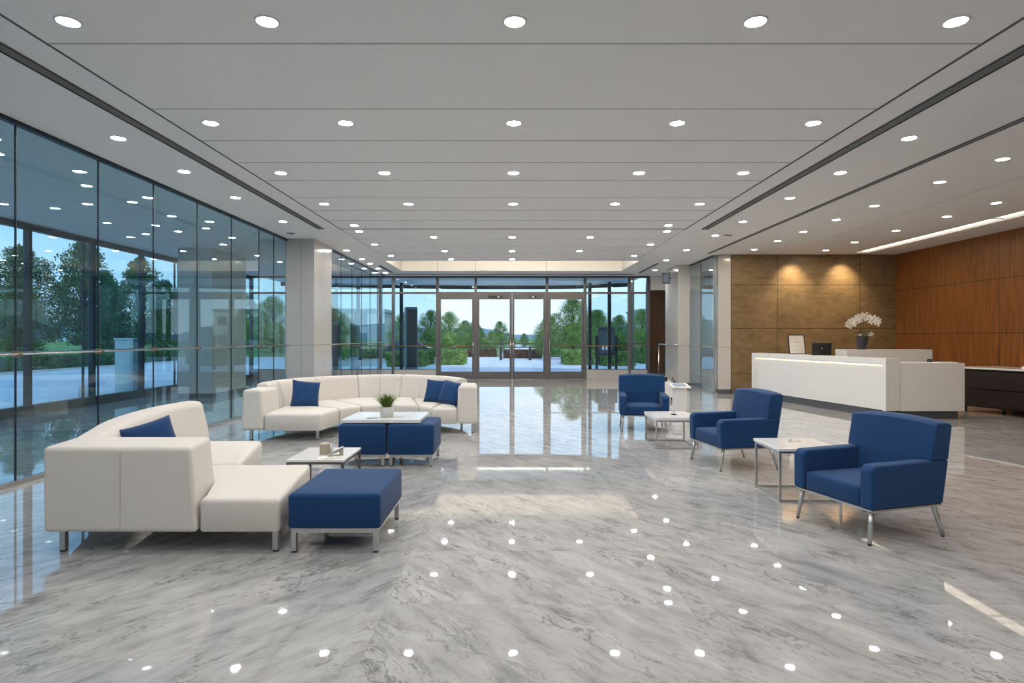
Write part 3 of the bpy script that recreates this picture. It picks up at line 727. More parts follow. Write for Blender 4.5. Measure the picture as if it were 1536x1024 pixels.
# seats
def at(s):
    L = 0
    for i in range(1, len(outer)):
        l = (outer[i]-outer[i-1]).length
        if L+l >= s:
            d = (outer[i]-outer[i-1]).normalized(); return outer[i-1].lerp(outer[i], (s-L)/l), Vector((d.y, -d.x))
        L += l
    d = (outer[-1]-outer[-2]).normalized(); return outer[-1], Vector((d.y, -d.x))
def inner_pt(f): p, nn = at(f*LT); p = p+nn*.335; return (p.x, p.y)
seats = [
    [(-3.83, 9.27), (-2.95, 9.27), (-2.87, 9.98), inner_pt(.19), inner_pt(.12)],
    [(-2.865, 9.99), (-2.62, 10.42), inner_pt(.345), inner_pt(.26), inner_pt(.193)],
    [(-2.61, 10.43), (-2.12, 10.60), inner_pt(.505), inner_pt(.43), inner_pt(.348)],
    [(-2.11, 10.60), (-1.62, 10.42), inner_pt(.655), inner_pt(.58), inner_pt(.508)],
    [(-1.61, 10.41), (-1.36, 10.05), inner_pt(.84), inner_pt(.75), inner_pt(.658)],
    [(-1.35, 10.00), (-.91, 9.98), inner_pt(.97), inner_pt(.88), inner_pt(.843)]]
for s in seats: cushion('seat', 'cream_fab', sofa2, s, .16, .42, .045, .01, o2)
MB().prism([(-4.20, 9.27), (-3.84, 9.27), (-3.84, 9.98), (-4.22, 9.98)], [(-4.18, 9.29), (-3.88, 9.29), (-3.88, 9.95), (-4.20, 9.95)], .16, .79).build('arm', 'cream_fab', sofa2, bevel=.05, segs=5, off=o2)
MB().prism([(-.915, 9.97), (-.58, 9.97), (-.62, 10.80), (-.96, 10.80)], [(-.90, 9.99), (-.59, 9.99), (-.63, 10.78), (-.92, 10.78)], .16, .79).build('arm', 'cream_fab', sofa2, bevel=.05, segs=5, off=o2)
for x, y in ((-4.08, 9.40), (-3.05, 9.42), (-.66, 10.06), (-2.75, 10.4), (-1.5, 10.42), (-4.0, 11.0), (-2.4, 12.1), (-.95, 11.3)):
    leg(sofa2, x-o2[0], y-o2[1], .16, .04, 'steel')
pillow((-3.56, 10.35, .625), (math.radians(-20), math.radians(8), math.radians(28)), 'blue throw pillow on the left side of the curved sofa', .47)
pillow((-1.38, 10.98, .615), (math.radians(-22), math.radians(3), math.radians(-12)), 'blue throw pillow on the curved sofa, behind the right pillow', .44)
pillow((-1.08, 10.62, .615), (math.radians(-24), math.radians(7), math.radians(-32)), 'blue throw pillow leaning against the right arm of the curved sofa', .44)

# ---- armchairs (front faces local -Y)
def armchair():
    t = thing('armchair', 'x', 'armchair', (0, 0, 0), 0, 'blue armchairs')
    cushion('seat', 'blue', t, [(-.288, -.375), (.288, -.375), (.288, .26), (-.288, .26)], .275, .435, .035, .02)
    for s in (-1, 1):
        # side profile in YZ
        pr_ = [(-.39, .275), (-.395, .575), (-.355, .615), (.395, .625), (.335, .275)]
        x0, x1 = (.292, .41) if s > 0 else (-.41, -.292)
        vs = [(x0, y, z) for y, z in pr_]+[(x1, y, z) for y, z in pr_]; n = len(pr_)
        MB().add(vs, [tuple(range(n))[::-1], tuple(range(n, 2*n))]+[(i, (i+1) % n, (i+1) % n+n, i+n) for i in range(n)]).build('armrest', 'blue', t, bevel=.022, segs=4)
    # backrest: slices across x with crowned top
    nx = 14; vs = []; fs = []
    def prof(x):
        c = .028*(1-(x/.405)**2); ed = 0
        return [(.21+.0, .627), (.262-.02*(1-(x/.405)**2), .895+c), (.285, .915+c), (.405, .915+c), (.435, .895+c), (.392, .627)]
    xs_ = [-.405, -.400, -.385]+[-.385+.77*k/nx for k in range(1, nx)]+[.385, .400, .405]
    for i, x in enumerate(xs_):
        e = min(i, len(xs_)-1-i); sh = (.018, .006, 0)[e] if e < 3 else 0
        for (y, z) in prof(x):
            cy, cz = .32, .77; vs.append((x, y+(cy-y)*sh*5, z+(cz-z)*sh*3 if z > .7 else z))
    k = 6; n = len(xs_)
    fs = [(i*k+j_, i*k+(j_+1) % k, (i+1)*k+(j_+1) % k, (i+1)*k+j_) for i in range(n-1) for j_ in range(k)]+[tuple(range(k)), tuple(range((n-1)*k, n*k))]
    b_ = smooth_by_angle(MB().add(vs, fs).build('backrest', 'blue', t), 35)
    MB().prism([(-.288, .19), (.288, .19), (.288, .33), (-.288, .33)], [(-.288, .21), (.288, .21), (.288, .38), (-.288, .38)], .28, .640).build('lower_back', 'blue', t, bevel=.01)
    # cap seam lines on the sides of the backrest
    for s in (-1, 1): MB().tube([(s*.4, .217, .64), (s*.402, .268, .90)], .003, 6).build('back_piping', 'pillow', t, smooth=True)
    MB().prism([(-.40, -.382), (.40, -.382), (.40, .325), (-.40, .325)], None, .258, .2745).build('base_frame', 'steel', t, bevel=.003, segs=1)
    for s in (-1, 1):
        for q in (-1, 1):
            a = Vector((s*.355, -.335 if q < 0 else .285, .258)); b2 = Vector((s*.372, -.375 if q < 0 else .372, .012))
            l = MB().tube([a, a.lerp(b2, .5), b2], .022, 12, .0145).build('leg', 'steel', t, smooth=True)
            MB().tube([b2, (b2.x, b2.y, 0)], .013, 10).build('foot_pad', 'rubber', l)
    return t
ch = armchair(); ch.location = (3.005, 5.08, 0); ch.rotation_euler.z = math.atan2(-.285, -.96)+PI/2
ch['label'] = 'nearest blue armchair, front right, turned toward the sofas'
c2 = copytree(ch); c2.location = (2.80, 7.60, 0); c2.rotation_euler.z = math.atan2(-.17, -.98)+PI/2
c2['label'] = 'middle blue armchair of three, standing between the two side tables'
c3 = copytree(ch); c3.location = (2.30, 10.55, 0); c3.rotation_euler.z = math.radians(-8)
c3['label'] = 'farthest blue armchair, facing the camera on the shiny floor'

# ---- potted grass plant
t = thing('potted_plant', 'small green grassy plant in a white pot on the board', 'plant', (-1.615, 7.74, .578))
MB().lathe([(.066, 0), (.078, .004), (.094, .125), (.094, .132), (.086, .132), (.082, .11), (.0, .11)], seg=28, cap=False).build('pot', 'wpot', t, smooth=True)
g = MB()
for i in range(230):
    a = R.uniform(0, 2*PI); tl = R.uniform(0, 1)**.7; L = R.uniform(.15, .22); w = R.uniform(.004, .008)
    bx, by = .05*math.cos(a)*R.random(), .05*math.sin(a)*R.random(); pts = []
    for k in range(5):
        s = k/4; pts.append(Vector((bx+math.cos(a)*tl*.17*s**1.2, by+math.sin(a)*tl*.17*s**1.2, .11+L*s*(1-.25*tl*s))))
    sd_ = Vector((-math.sin(a), math.cos(a), 0)); vs = []
    for k, p in enumerate(pts): ww = w*(1-(k/4)**2*.9); vs += [p-sd_*ww, p+sd_*ww]
    g.add(vs, [(2*k, 2*k+1, 2*k+3, 2*k+2) for k in range(4)])
g.build('grass_blades', 'grassleaf', t, kind='stuff')
tag = MB().box(-.16, -.02, -.06, .03, 0, .003).build('leaflet', 'sign'); tag.location = (-1.69, 7.66, .5785); tag.rotation_euler.z = .3
props(tag, 'dark printed leaflet lying flat, left of the grassy plant', 'leaflet')
tag = MB().box(-.04, .07, -.04, .04, 0, .003).build('leaflet', 'ink'); tag.location = (-1.46, 7.72, .5785)
props(tag, 'small grey card lying flat, right of the grassy plant', 'card')

# ---- things on the low table
t = thing('napkin_holder', 'small beige ribbed box on the low white table', 'holder', (-1.90, 6.10, .4205), .15)
B(-.048, .048, -.05, .05, 0, .105).build('body', 'beige', t, bevel=.008)
rb = MB()
for k in range(4): rb.box(-.04+.022*k, -.03+.022*k, -.054, -.050, .01, .095)
rb.build('rib', 'beige', t); MB().tube([(.05, 0, .055), (.075, 0, .055)], .042, 18).build('dial', 'steel', t, bevel=.004)
MB().box(-.03, .03, -.03, .03, .105, .112).build('lid', 'steel', t, bevel=.003)
t = thing('stapler', 'small tan desk stapler lying right of the beige box', 'stapler', (-1.76, 5.99, .4205), .75)
B(-.085, .075, -.022, .022, 0, .012).build('base', 'beige', t, bevel=.004)
MB().add([(-.075, -.018, .014), (.075, -.018, .045), (.075, .018, .045), (-.075, .018, .014), (-.07, -.018, .032), (.08, -.018, .085), (.08, .018, .085), (-.07, .018, .032)], [(3,2,1,0),(4,5,6,7),(0,1,5,4),(1,2,6,5),(2,3,7,6),(3,0,4,7)]).build('arm', 'steel', t, bevel=.005)
B(.05, .075, -.02, .02, .012, .05).build('hinge', 'beige', t, bevel=.003)
o = B(-.09, .09, -.05, .05, 0, .002).build('paper_slip', 'paper'); o.location = (-1.83, 5.92, .4205); o.rotation_euler.z = .5
props(o, 'white paper slip lying in front of the stapler', 'paper')
# items on side tables
t = thing('folded_card', 'small white folded card on the nearest side table', 'card', (2.86, 6.20, .5205), .3)
MB().box(-.012, .012, -.02, .02, 0, .035).build('card_body', 'paper', t); B(.013, .15, -.012, .012, 0, .004).build('card_tail', 'beige', t)
t = thing('desk_bell', 'tiny white topped bell on the farther side table', 'bell', (2.40, 8.90, .4555))
MB().lathe([(.045, 0), (.045, .008), (.012, .012), (.006, .02)], seg=18).build('base', 'black', t, smooth=True)
MB().ball((0, 0, .035), .018, seg=12).build('knob', 'paper', t, smooth=True)

# ---- pedestal and cart behind the farthest armchair
t = thing('pedestal_stand', 'low white pedestal stand with tilted screen behind the farthest armchair', 'pedestal', (3.66, 13.1, 0), .1)
B(-.13, .13, -.10, .10, 0, .50).build('post', 'desk', t, bevel=.006)
MB().add([(-.2, -.16, .50), (.2, -.16, .50), (.2, .16, .50), (-.2, .16, .50), (-.2, -.16, .525), (.2, -.16, .525), (.2, .16, .60), (-.2, .16, .60)], [(3,2,1,0),(4,5,6,7),(0,1,5,4),(1,2,6,5),(2,3,7,6),(3,0,4,7)]).build('top', 'desk', t, bevel=.006)
MB().add([(-.15, -.10, .545), (.13, -.10, .545), (.13, .12, .597), (-.15, .12, .597), (-.15, -.10, .537), (.13, -.10, .537), (.13, .12, .589), (-.15, .12, .589)], [(3,2,1,0),(4,5,6,7),(0,1,5,4),(1,2,6,5),(2,3,7,6),(3,0,4,7)]).build('screen', 'signs', t)
t = thing('equipment_cart', 'white wheeled equipment cart with black cables behind the farthest armchair', 'cart', (3.88, 15.2, 0), .4)
B(-.22, .18, -.2, .2, .10, .46).build('body', 'desk', t, bevel=.02)
MB().add([(-.22, -.18, .46), (.10, -.18, .46), (.10, .18, .46), (-.22, .18, .46), (-.22, -.18, .66), (-.12, -.18, .62), (-.12, .18, .62), (-.22, .18, .66)], [(3,2,1,0),(4,5,6,7),(0,1,5,4),(1,2,6,5),(2,3,7,6),(3,0,4,7)]).build('head', 'desk', t, bevel=.01)
for k in range(3): MB().tube([(.05+.05*k, -.21, .60-.07*k), (.12+.04*k, -.22, .50-.07*k), (.18+.02*k, -.21, .30), (.16, -.2, .15)], .012, 8).build('cable', 'black', t, smooth=True)
MB().ball((-.12, -.19, .56), .05, .02, .06).build('handle', 'black', t, smooth=True)
for a in (-1, 1):
    for b in (-1, 1): MB().tube([(a*.15-.02, b*.15-.02, .05), (a*.15-.02, b*.15+.02, .05)], .05, 14).build('wheel', 'rubber', t)

# ---- rail post and wall speaker near right column
t = thing('guard_rail', 'chrome guard rail with upright post in front of right glass', 'rail', (5.30, 21.7, 0))
MB().tube([(0, 0, 0), (0, 0, 1.30), (0, -.06, 1.36), (0, -.3, 1.36), (0, -2.45, 1.36)], .024, 10).build('rail_tube', 'chrome', t, smooth=True)
MB().lathe([(.06, 0), (.06, .012), (.03, .02)], seg=16).build('foot_plate', 'chrome', t)
MB().tube([(0, -2.3, 1.36), (.07, -2.3, 1.36)], .012, 8).build('bracket', 'chrome', t, smooth=True)
t = thing('wall_monitor', 'black framed monitor on a bracket high on the right column', 'monitor', (5.18, 20.15, 3.60), math.radians(-12))
B(-.13, .13, -.04, .0, -.20, .18).build('case', 'black', t, bevel=.01); B(-.10, .10, -.044, -.0401, -.15, .15).build('screen', 'signs', t)
MB().tube([(0, 0, 0), (.02, .08, .0), (.20, .10, .0)], .022, 8).build('bracket', 'black', t, smooth=True)

# ================================================================== RECEPTION
ud = math.atan2(.9833, -.1817)
t = thing('reception_counter', 'long white reception counter with warm light line under its top', 'counter', (7.29, 11.7, 0), ud)
LN = 4.55; DP = .32; zt = 1.19; zb = .165
MB().box(0, LN, -DP, -.06, zb, zt).build('body', 'desk', t)
MB().box(0, LN, -.06, 0, zt-.135, zt).box(0, .10, -.06, 0, zb, zt-.135).box(LN-.12, LN, -.06, 0, zb, zt-.135).build('front_surround', 'desk', t, bevel=.003, segs=1)
B(.11, LN-.13, -.052, -.036, zt-.143, zt-.136).build('led_strip', 'led', t)
B(.06, LN-.05, -DP+.03, -.09, 0, zb).build('plinth', 'plinth', t)
t = thing('reception_side_counter', 'lower white block counter at the near right end of reception', 'counter', (7.62, 11.78, 0))
B(0, 1.27, 0, .62, .155, 1.10).build('body', 'desk', t, bevel=.003, segs=1); B(.02, 1.18, .06, .56, 0, .155).build('plinth', 'plinth', t)
t = thing('reception_back_counter', 'tall white counter block behind reception carrying the orchid', 'counter', (7.76, 13.9, 0))
B(0, 1.98, 0, .5, .1, 1.32).build('body', 'desk', t, bevel=.003, segs=1); B(.04, 1.94, .05, .45, 0, .1).build('plinth', 'plinth', t)
t = thing('credenza', 'low dark wooden credenza with white top at the right edge', 'cabinet', (10.0, 12.4, 0))
o3 = (10.0, 12.4, 0)
MB().prism([(9.70, 13.25), (10.30, 11.3), (10.82, 11.3), (10.82, 13.25)], None, .93, .965).build('top', 'table', t, off=o3)
MB().prism([(9.83, 13.15), (10.38, 11.45), (10.80, 11.45), (10.80, 13.15)], None, .12, .93).build('body', 'darkwood', t, off=o3)
MB().prism([(9.80, 13.0), (10.20, 11.72), (10.22, 11.72), (9.82, 13.0)], None, .16, .50).build('drawer', 'darkwood', t, off=o3)
MB().prism([(9.80, 13.0), (10.20, 11.72), (10.22, 11.72), (9.82, 13.0)], None, .52, .88).build('drawer', 'darkwood', t, off=o3)
for x, y in ((9.88, 13.08), (10.40, 11.5), (10.72, 11.5), (10.72, 13.08)): B(x-.025, x+.025, y-.025, y+.025, 0, .12).build('leg', 'black', t, off=o3)
t = thing('paper_stack', 'stack of white paper on the dark credenza', 'paper', (10.42, 12.0, .9655), .2)
for k in range(3): B(-.15+.01*k, .15+.01*k, -.11, .11, .018*k, .017+.018*k).build('ream', 'paper', t)
# framed certificate
t = thing('framed_notice', 'black framed cream notice standing on the reception counter', 'frame', (6.995, 14.70, 1.1935), math.radians(8))
t.rotation_euler.x = math.radians(-8)
w, h = .215, .48
MB().box(-w, -w+.016, -.01, .012, 0, h).box(w-.016, w, -.01, .012, 0, h).box(-w+.016, w-.016, -.01, .012, 0, .016).box(-w+.016, w-.016, -.01, .012, h-.016, h).build('frame', 'black', t)
B(-w+.016, w-.016, -.002, .008, .016, h-.016).build('sheet', 'paper', t)
q = MB(); q.box(-.05, .05, -.004, -.0021, .37, .38); q.box(-.10, .09, -.004, -.0021, .31, .315); q.box(-.07, .07, -.004, -.0021, .285, .29); q.box(-.006, .006, -.004, -.0021, .06, .12); q.box(-.02, .02, -.004, -.0021, .11, .12)
q.build('faint_print', 'ink', t)
MB().tube([(0, .012, .3), (0, .11, .03)], .006, 6).build('easel_leg', 'black', t)
# laptop (its lid back to us)
t = thing('laptop', 'open black laptop on the counter, seen from behind its lid', 'laptop', (7.20, 13.93, 1.1905), math.radians(-4))
B(-.13, .21, .06, .16, 0, .018).build('keyboard_base', 'black', t, bevel=.004)
MB().add([(-.225, .0, .012), (.205, .0, .012), (.205, .015, .012), (-.225, .015, .012), (-.235, -.03, .285), (.205, -.03, .285), (.205, -.015, .285), (-.235, -.015, .285)], [(3,2,1,0),(4,5,6,7),(0,1,5,4),(1,2,6,5),(2,3,7,6),(3,0,4,7)]).build('lid', 'black', t, bevel=.003)
B(-.225, .205, .0, .06, 0, .012).build('hinge', 'black', t)
MB().tube([(-.01, -.0175, .158), (-.01, -.0145, .158)], .018, 16).build('lid_mark', 'steel', t)
# phone + papers on side counter
t = thing('desk_phone', 'flat black telephone on the low white block counter', 'telephone', (8.60, 12.24, 1.1005))
B(-.10, .10, -.07, .07, 0, .03).build('base', 'black', t, bevel=.006); MB().tube([(-.07, -.03, .045), (-.07, .06, .045)], .02, 8).build('handset', 'black', t)
o = B(-.17, .17, -.1, .1, 0, .012).build('document_pile', 'paper'); o.location = (8.62, 11.95, 1.1005)
props(o, 'thin pile of white documents on the low white block counter', 'paper')
# orchid
t = thing('potted_orchid', 'white orchid in a dark stone pot on the tall back counter', 'plant', (8.24, 14.12, 1.3205))
MB().lathe([(.09, 0), (.095, .01), (.125, .20), (.135, .30), (.135, .315), (.118, .315), (.112, .28), (0, .28)], seg=26, cap=False).build('pot', 'pot', t, smooth=True)
for s, tx in ((-1, .24), (1, .26), (-1, .12), (1, .10)):
    pts = []; vs = []
    for k in range(9):
        u = k/8; x = s*(.03+tx*u*1.05); z = .30+.20*math.sin(u*2.2)*.7-.13*u*u*(tx/.24); ww = .045*math.sin(min(1, u*1.15+.12)*PI)**.7 if k < 8 else .003
        y = -.06*u*(1 if tx > .2 else 2.2)
        vs += [(x, y-ww, z+.012), (x, y, z), (x, y+ww, z+.012)]
    MB().add(vs, [(3*k+j_, 3*k+3+j_, 3*k+4+j_, 3*k+1+j_) for k in range(8) for j_ in range(2)]).build('leaf', 'orchidleaf', t, smooth=True)
arch1 = [(0, 0, .28), (-.02, 0, .5), (-.06, 0, .68), (-.16, -.02, .76), (-.28, -.03, .72), (-.37, -.04, .60)]
arch2 = [(0.02, 0, .28), (.03, 0, .5), (.05, .02, .7), (.14, 0, .77), (.27, -.02, .72), (.39, -.03, .60)]
for a_ in (arch1, arch2): MB().tube([tuple(p) for p in lerp_path(a_, 6)], .006, 6).build('stem', 'orchidleaf', t, smooth=True)
def blossom(c, sc, yaw, roll):
    b_ = MB()
    for k in range(5):
        a = roll+2*PI*k/5; d = Vector((math.cos(a), 0, math.sin(a))); s_ = Vector((-math.sin(a), 0, math.cos(a))); big = 1.0 if k % 2 else .85
        P_ = [Vector((0, 0, 0)), d*.5+s_*.32*big, d*.85+s_*.30*big, d*1.05, d*.85-s_*.30*big, d*.5-s_*.32*big]
        P_ = [p+Vector((0, -.18*p.length**2+.05, 0)) for p in P_]
        b_.add([p*sc for p in P_], [(0, 1, 2, 3), (0, 3, 4, 5)])
    o = b_.build('blossom', 'petal', t, smooth=True); o.location = c; o.scale = (1.2, 1.2, 1.2); o.rotation_euler = (R.uniform(-.3, .3), 0, yaw)
    cc = MB().ball((0, -.012, 0), sc*.17, seg=8, rings=5).build('blossom_centre', 'centre', o, smooth=True)
for (x, z, s) in ((-.40, .58, .062), (-.33, .55, .07), (-.37, .66, .062), (-.29, .66, .068), (-.22, .71, .062), (-.24, .60, .06), (-.14, .76, .066), (-.10, .68, .06), (-.02, .80, .068), (.06, .82, .062), (.05, .73, .066), (.14, .74, .07), (.20, .66, .064), (.25, .73, .07), (.30, .64, .066), (.36, .70, .06), (.38, .59, .062), (.42, .66, .052), (.19, .36, .052), (-.07, .35, .035)):
    blossom((x*.95, R.uniform(-.09, -.02), z), s, R.uniform(-.5, .5), R.uniform(0, 6))

# ================================================================== OUTSIDE
GZ = -.02
B(-22, -10.12, -12, 23.12, -.2, GZ).build('driveway', 'drive', kind='structure')
MB().prism([(-22, 23.12), (5.18, 23.12), (6.2, 27.85), (60, 27.85), (60, 50), (-22, 50)], None, -.2, GZ).build('forecourt', 'pave', kind='structure')
MB().box(-150, -22, -12, 50, -.2, GZ-.001).box(-250, 250, 50, 420, -.2, GZ-.001).build('lawn', 'grass', kind='structure')
MB().box(-14, -1.2, 50.2, 53.5, GZ, .0).box(3.2, 16, 50.2, 53.5, GZ, .0).build('planting_bed', 'soil', kind='structure')
B(-1.0, 3.0, 50, 140, GZ-.001, .0).build('garden_path', 'pave', kind='structure')
B(-22.2, -22, -12, 50, GZ, .08).build('kerb', 'kerb', kind='structure')
# canopy over the entrance
cp = props(bpy.data.objects.new('entrance_canopy', None), kind='structure'); COL.objects.link(cp)
MB().prism([(-10.1, 23.15), (5.2, 23.15), (5.2, 26.6), (3.2, 27.7), (1.5, 28), (-2, 28), (-5, 27.6), (-10.1, 26.2)], None, 4.02, 4.25).build('soffit', 'soffit', cp)
fc = [(-10.1, 26.2), (-5, 27.6), (-2, 28), (1.5, 28), (3.2, 27.7), (5.2, 26.6)]
f = MB()
for a, b in zip(fc, fc[1:]):
    v = Vector((b[0]-a[0], b[1]-a[1])); nn = Vector((-v.y, v.x)).normalized()*.12
    f.prism([a, b, (b[0]+nn.x, b[1]+nn.y), (a[0]+nn.x, a[1]+nn.y)], None, 3.86, 4.4)
f.build('fascia', 'dark', cp)
for x, y in ((-4.9, 26.6), (4.25, 26.2), (-8.2, 26.2), (3.45, 26.6)):
    B(x-.07, x+.07, y-.07, y+.07, GZ, 4.02).build('canopy_post', 'dark', cp)

def leaves(mb, c, rad, n, size, flat=1.0):
    for i in range(n):
        while True:
            p = Vector((R.uniform(-1, 1), R.uniform(-1, 1), R.uniform(-1, 1)))
            if p.length <= 1: break
        p = p*R.uniform(.75, 1.25)
        q = Vector((c[0]+p.x*rad[0], c[1]+p.y*rad[1], c[2]+p.z*rad[2]))
        a = Vector((R.gauss(0, 1), R.gauss(0, 1), R.gauss(0, 1))).normalized(); b = a.cross(Vector((R.gauss(0, 1), R.gauss(0, 1), R.gauss(0, 1)))).normalized()
        s = size*R.uniform(.6, 1.3)
        mb.add([q-a*s*.5, q+b*s*.35, q+a*s*.5, q-b*s*.35], [(0, 1, 2, 3)])
def make_tree(label, cat, h, spread, m, dens=1.0, trunk=.22, airy=False):
    t = thing('tree', label, cat)
    tr = MB().tube([(0, 0, 0), (.06, .02, h*.25), (-.04, .05, h*.5), (.05, 0, h*.8)], .022*h, 8, .008*h)
    cr_ = MB(); core = []
    nb = 40
    for i in range(nb):
        z = h*(trunk+(1-trunk)*(i+.5)/nb); f = math.sin(PI*min(1, max(.08, ((z/h)-trunk)/(1-trunk)*.86+.16)))**.7
        a = i*2.4; rr = spread*f*R.uniform(.35, .8)
        c_ = (rr*math.cos(a), rr*math.sin(a), z); br = spread*R.uniform(.20, .36)*(.6+.4*f)
        leaves(cr_, c_, (br*1.1, br*1.1, br*.8), int(480*dens), h*.018)
        tr.tube([(0, 0, z*.65), (c_[0]*.5, c_[1]*.5, z*.85), c_], .008*h, 5, .002*h)
    if not airy: cr_.ball((0, 0, h*(trunk+.32)), spread*.4, spread*.4, h*.2, 8, 6)
    cr_.build('crown', m, t); tr.build('trunk', 'bark', t, smooth=True)
    return t
T0 = make_tree('x', 'tree', 8, 3.0, 'leafd', 1.0, .12)
T1 = make_tree('x', 'tree', 8, 2.6, 'leafd', .8, .16, True)
T2 = make_tree('x', 'tree', 5, 2.4, 'leafm', 1.0, .1)
T3 = make_tree('x', 'tree', 5, 2.6, 'leafl', 1.0, .06)
used = set()
def tree(src, x, y, s, label, group, sz=None):
    t = src if src not in used else copytree(src)
    used.add(src)
    t.location = (x, y, GZ); t.rotation_euler.z = R.uniform(0, 6); t.scale = (s, s, sz or s)
    t['label'] = label; t['group'] = group; return t
OR = ['first', 'second', 'third', 'fourth', 'fifth', 'sixth', 'seventh', 'eighth', 'ninth', 'tenth', 'eleventh', 'twelfth']
# left garden, seen through corridor windows (left to right in view)
for i, (x, y, s, k) in enumerate(((-31, 32.5, .60, 0), (-27.0, 33.0, .60, 1), (-34.0, 41.6, .97, 0), (-26.2, 36.8, .93, 1), (-33.0, 48.5, .84, 0), (-26.8, 43.2, .90, 1), (-31, 53.5, .82, 0), (-27.0, 50.2, .78, 1), (-27.5, 57, .75, 1))):
    tree((T0, T1)[k], x, y, s, 'tall dark green tree outside the left windows, %s from the left' % OR[i], 'garden trees beyond the left windows')
for i, (x, y, s) in enumerate(((-29.5, 66, 1.25), (-25.5, 64, 1.15), (-22.5, 70, 1.3), (-20.0, 60, 1.0), (-16.2, 54, .8))):
    tree((T2, T3)[i % 2], x, y, s, 'bushy green tree beyond the far end of the corridor, %s from the left' % OR[i], 'trees beyond the far left glass')
for i, (x, y, s, k) in enumerate(((-11.2, 62, .80, 1), (-9.5, 70, .92, 0), (-6.0, 57.5, .78, 1), (-5.0, 64, .66, 0), (-5.2, 82, .72, 0), (-4.2, 76, .58, 0), (-2.6, 74, .46, 1), (-1.9, 94, .80, 0), (-.1, 86, .40, 1), (1.9, 95, .44, 0), (4.2, 84, .50, 1))):
    tree((T2, T3)[k], x, y, s, 'rounded green tree beyond the glass doors, %s from the left' % OR[i], 'garden trees beyond the doors')
for i, (x, y, s, k) in enumerate(((2.7, 43.8, .62, 0), (4.6, 45.5, .90, 0), (7.2, 50, .75, 0), (8.6, 62, .85, 1), (10.9, 61, .75, 0), (15.6, 72, .95, 1), (16, 60, .85, 0))):
    tree((T2, T3)[k], x, y, s, 'green tree right of the forecourt, %s from the left' % OR[i], 'trees on the right of the forecourt')
# hedges
def hedge(x0, x1, y0, y1, h, m, label, group, size=.09, dens=260):
    t = thing('hedge', label, 'hedge', ((x0+x1)/2, (y0+y1)/2, GZ), 0, group)
    w, d = (x1-x0)/2, (y1-y0)/2; mb = MB().box(-w+.05, w-.05, -d+.05, d-.05, 0, h-.04)
    area = 2*(2*w+2*d)*h+4*w*d
    for i in range(min(9000, int(area*dens))):
        f = R.random(); x, y, z = R.uniform(-w, w), R.uniform(-d, d), R.uniform(0, h)
        if f < .4: z = h
        elif f < .7: y = -d
        elif f < .85: x = w
        else: x = -w
        q = Vector((x, y, z))+Vector((R.gauss(0, .03), R.gauss(0, .03), R.gauss(0, .03)))
        a = Vector((R.gauss(0, 1), R.gauss(0, 1), R.gauss(0, 1))).normalized(); b = a.cross(Vector((R.gauss(0, 1), R.gauss(0, 1), R.gauss(0, 1)))).normalized()
        mb.add([q-a*size*.5, q+b*size*.35, q+a*size*.5, q-b*size*.35], [(0, 1, 2, 3)])
    mb.build('foliage', m, t); return t
hedge(-24.4, -23.2, 14, 48, .62, 'leafd', 'long low dark hedge along the driveway on the left', 'clipped hedges', .2, 90)
hedge(-4.5, -2.9, 35.5, 38.5, .82, 'leafl', 'clipped green hedge left of the paved forecourt', 'clipped hedges', .1, 220)
hedge(-6.9, -4.9, 33.0, 38.0, .80, 'leafm', 'dark clipped hedge farther left, behind the left side window', 'clipped hedges', .1, 200)
hedge(-10.6, -7.8, 33.5, 37, .9, 'leafm', 'clipped hedge outside, seen through the far left glass', 'clipped hedges', .1, 160)
hedge(3.15, 4.9, 35.5, 38.5, .82, 'leafl', 'clipped green hedge right of the paved forecourt', 'clipped hedges', .1, 220)
hedge(5.2, 7.0, 33.8, 37, .75, 'leafm', 'dark clipped hedge farther right, behind the right side window', 'clipped hedges', .1, 200)
hedge(8.0, 9.4, 37, 39, 1.0, 'leafm', 'clipped hedge at the far right of the forecourt', 'clipped hedges', .1, 160)
hedge(-9, -1.4, 50.6, 52.6, .55, 'leafr', 'row of dark red shrubs along the far left planting bed', 'red shrub rows', .16, 90)
hedge(-.6, 2.3, 46.6, 48.0, .62, 'leafr', 'row of dark red shrubs beyond the centre doors', 'red shrub rows', .14, 120)
hedge(9.4, 15, 50.6, 52.6, .6, 'leafr', 'row of dark red shrubs along the far right planting bed', 'red shrub rows', .16, 90)
# fence, bollards
t = thing('garden_fence', 'low brown rail fence across the far end of the garden', 'fence', (0, 68, GZ))
f = MB()
for x in range(-12, 31, 3): f.box(x-.06, x+.06, -.06, .06, 0, 1.05)
f.build('posts', 'bark', t); MB().box(-12, 30, -.03, .03, .85, 1.0).box(-12, 30, -.03, .03, .45, .58).build('rails', 'bark', t)
for i, (x, y) in enumerate(((-4.0, 41), (-.8, 43.5), (1.3, 43.0))):
    t = thing('bollard', 'short black bollard on the forecourt, %s' % ('left of the doors', 'in front of the left centre door', 'in front of the right centre door')[i], 'bollard', (x, y, GZ), 0, 'black bollards')
    MB().lathe([(.11, 0), (.10, .9), (.12, .95), (.12, 1.05), (.0, 1.1)], seg=12).build('post', 'black', t, smooth=True)
    MB().lathe([(.121, .97), (.121, 1.02)], seg=12).build('band', 'steel', t)
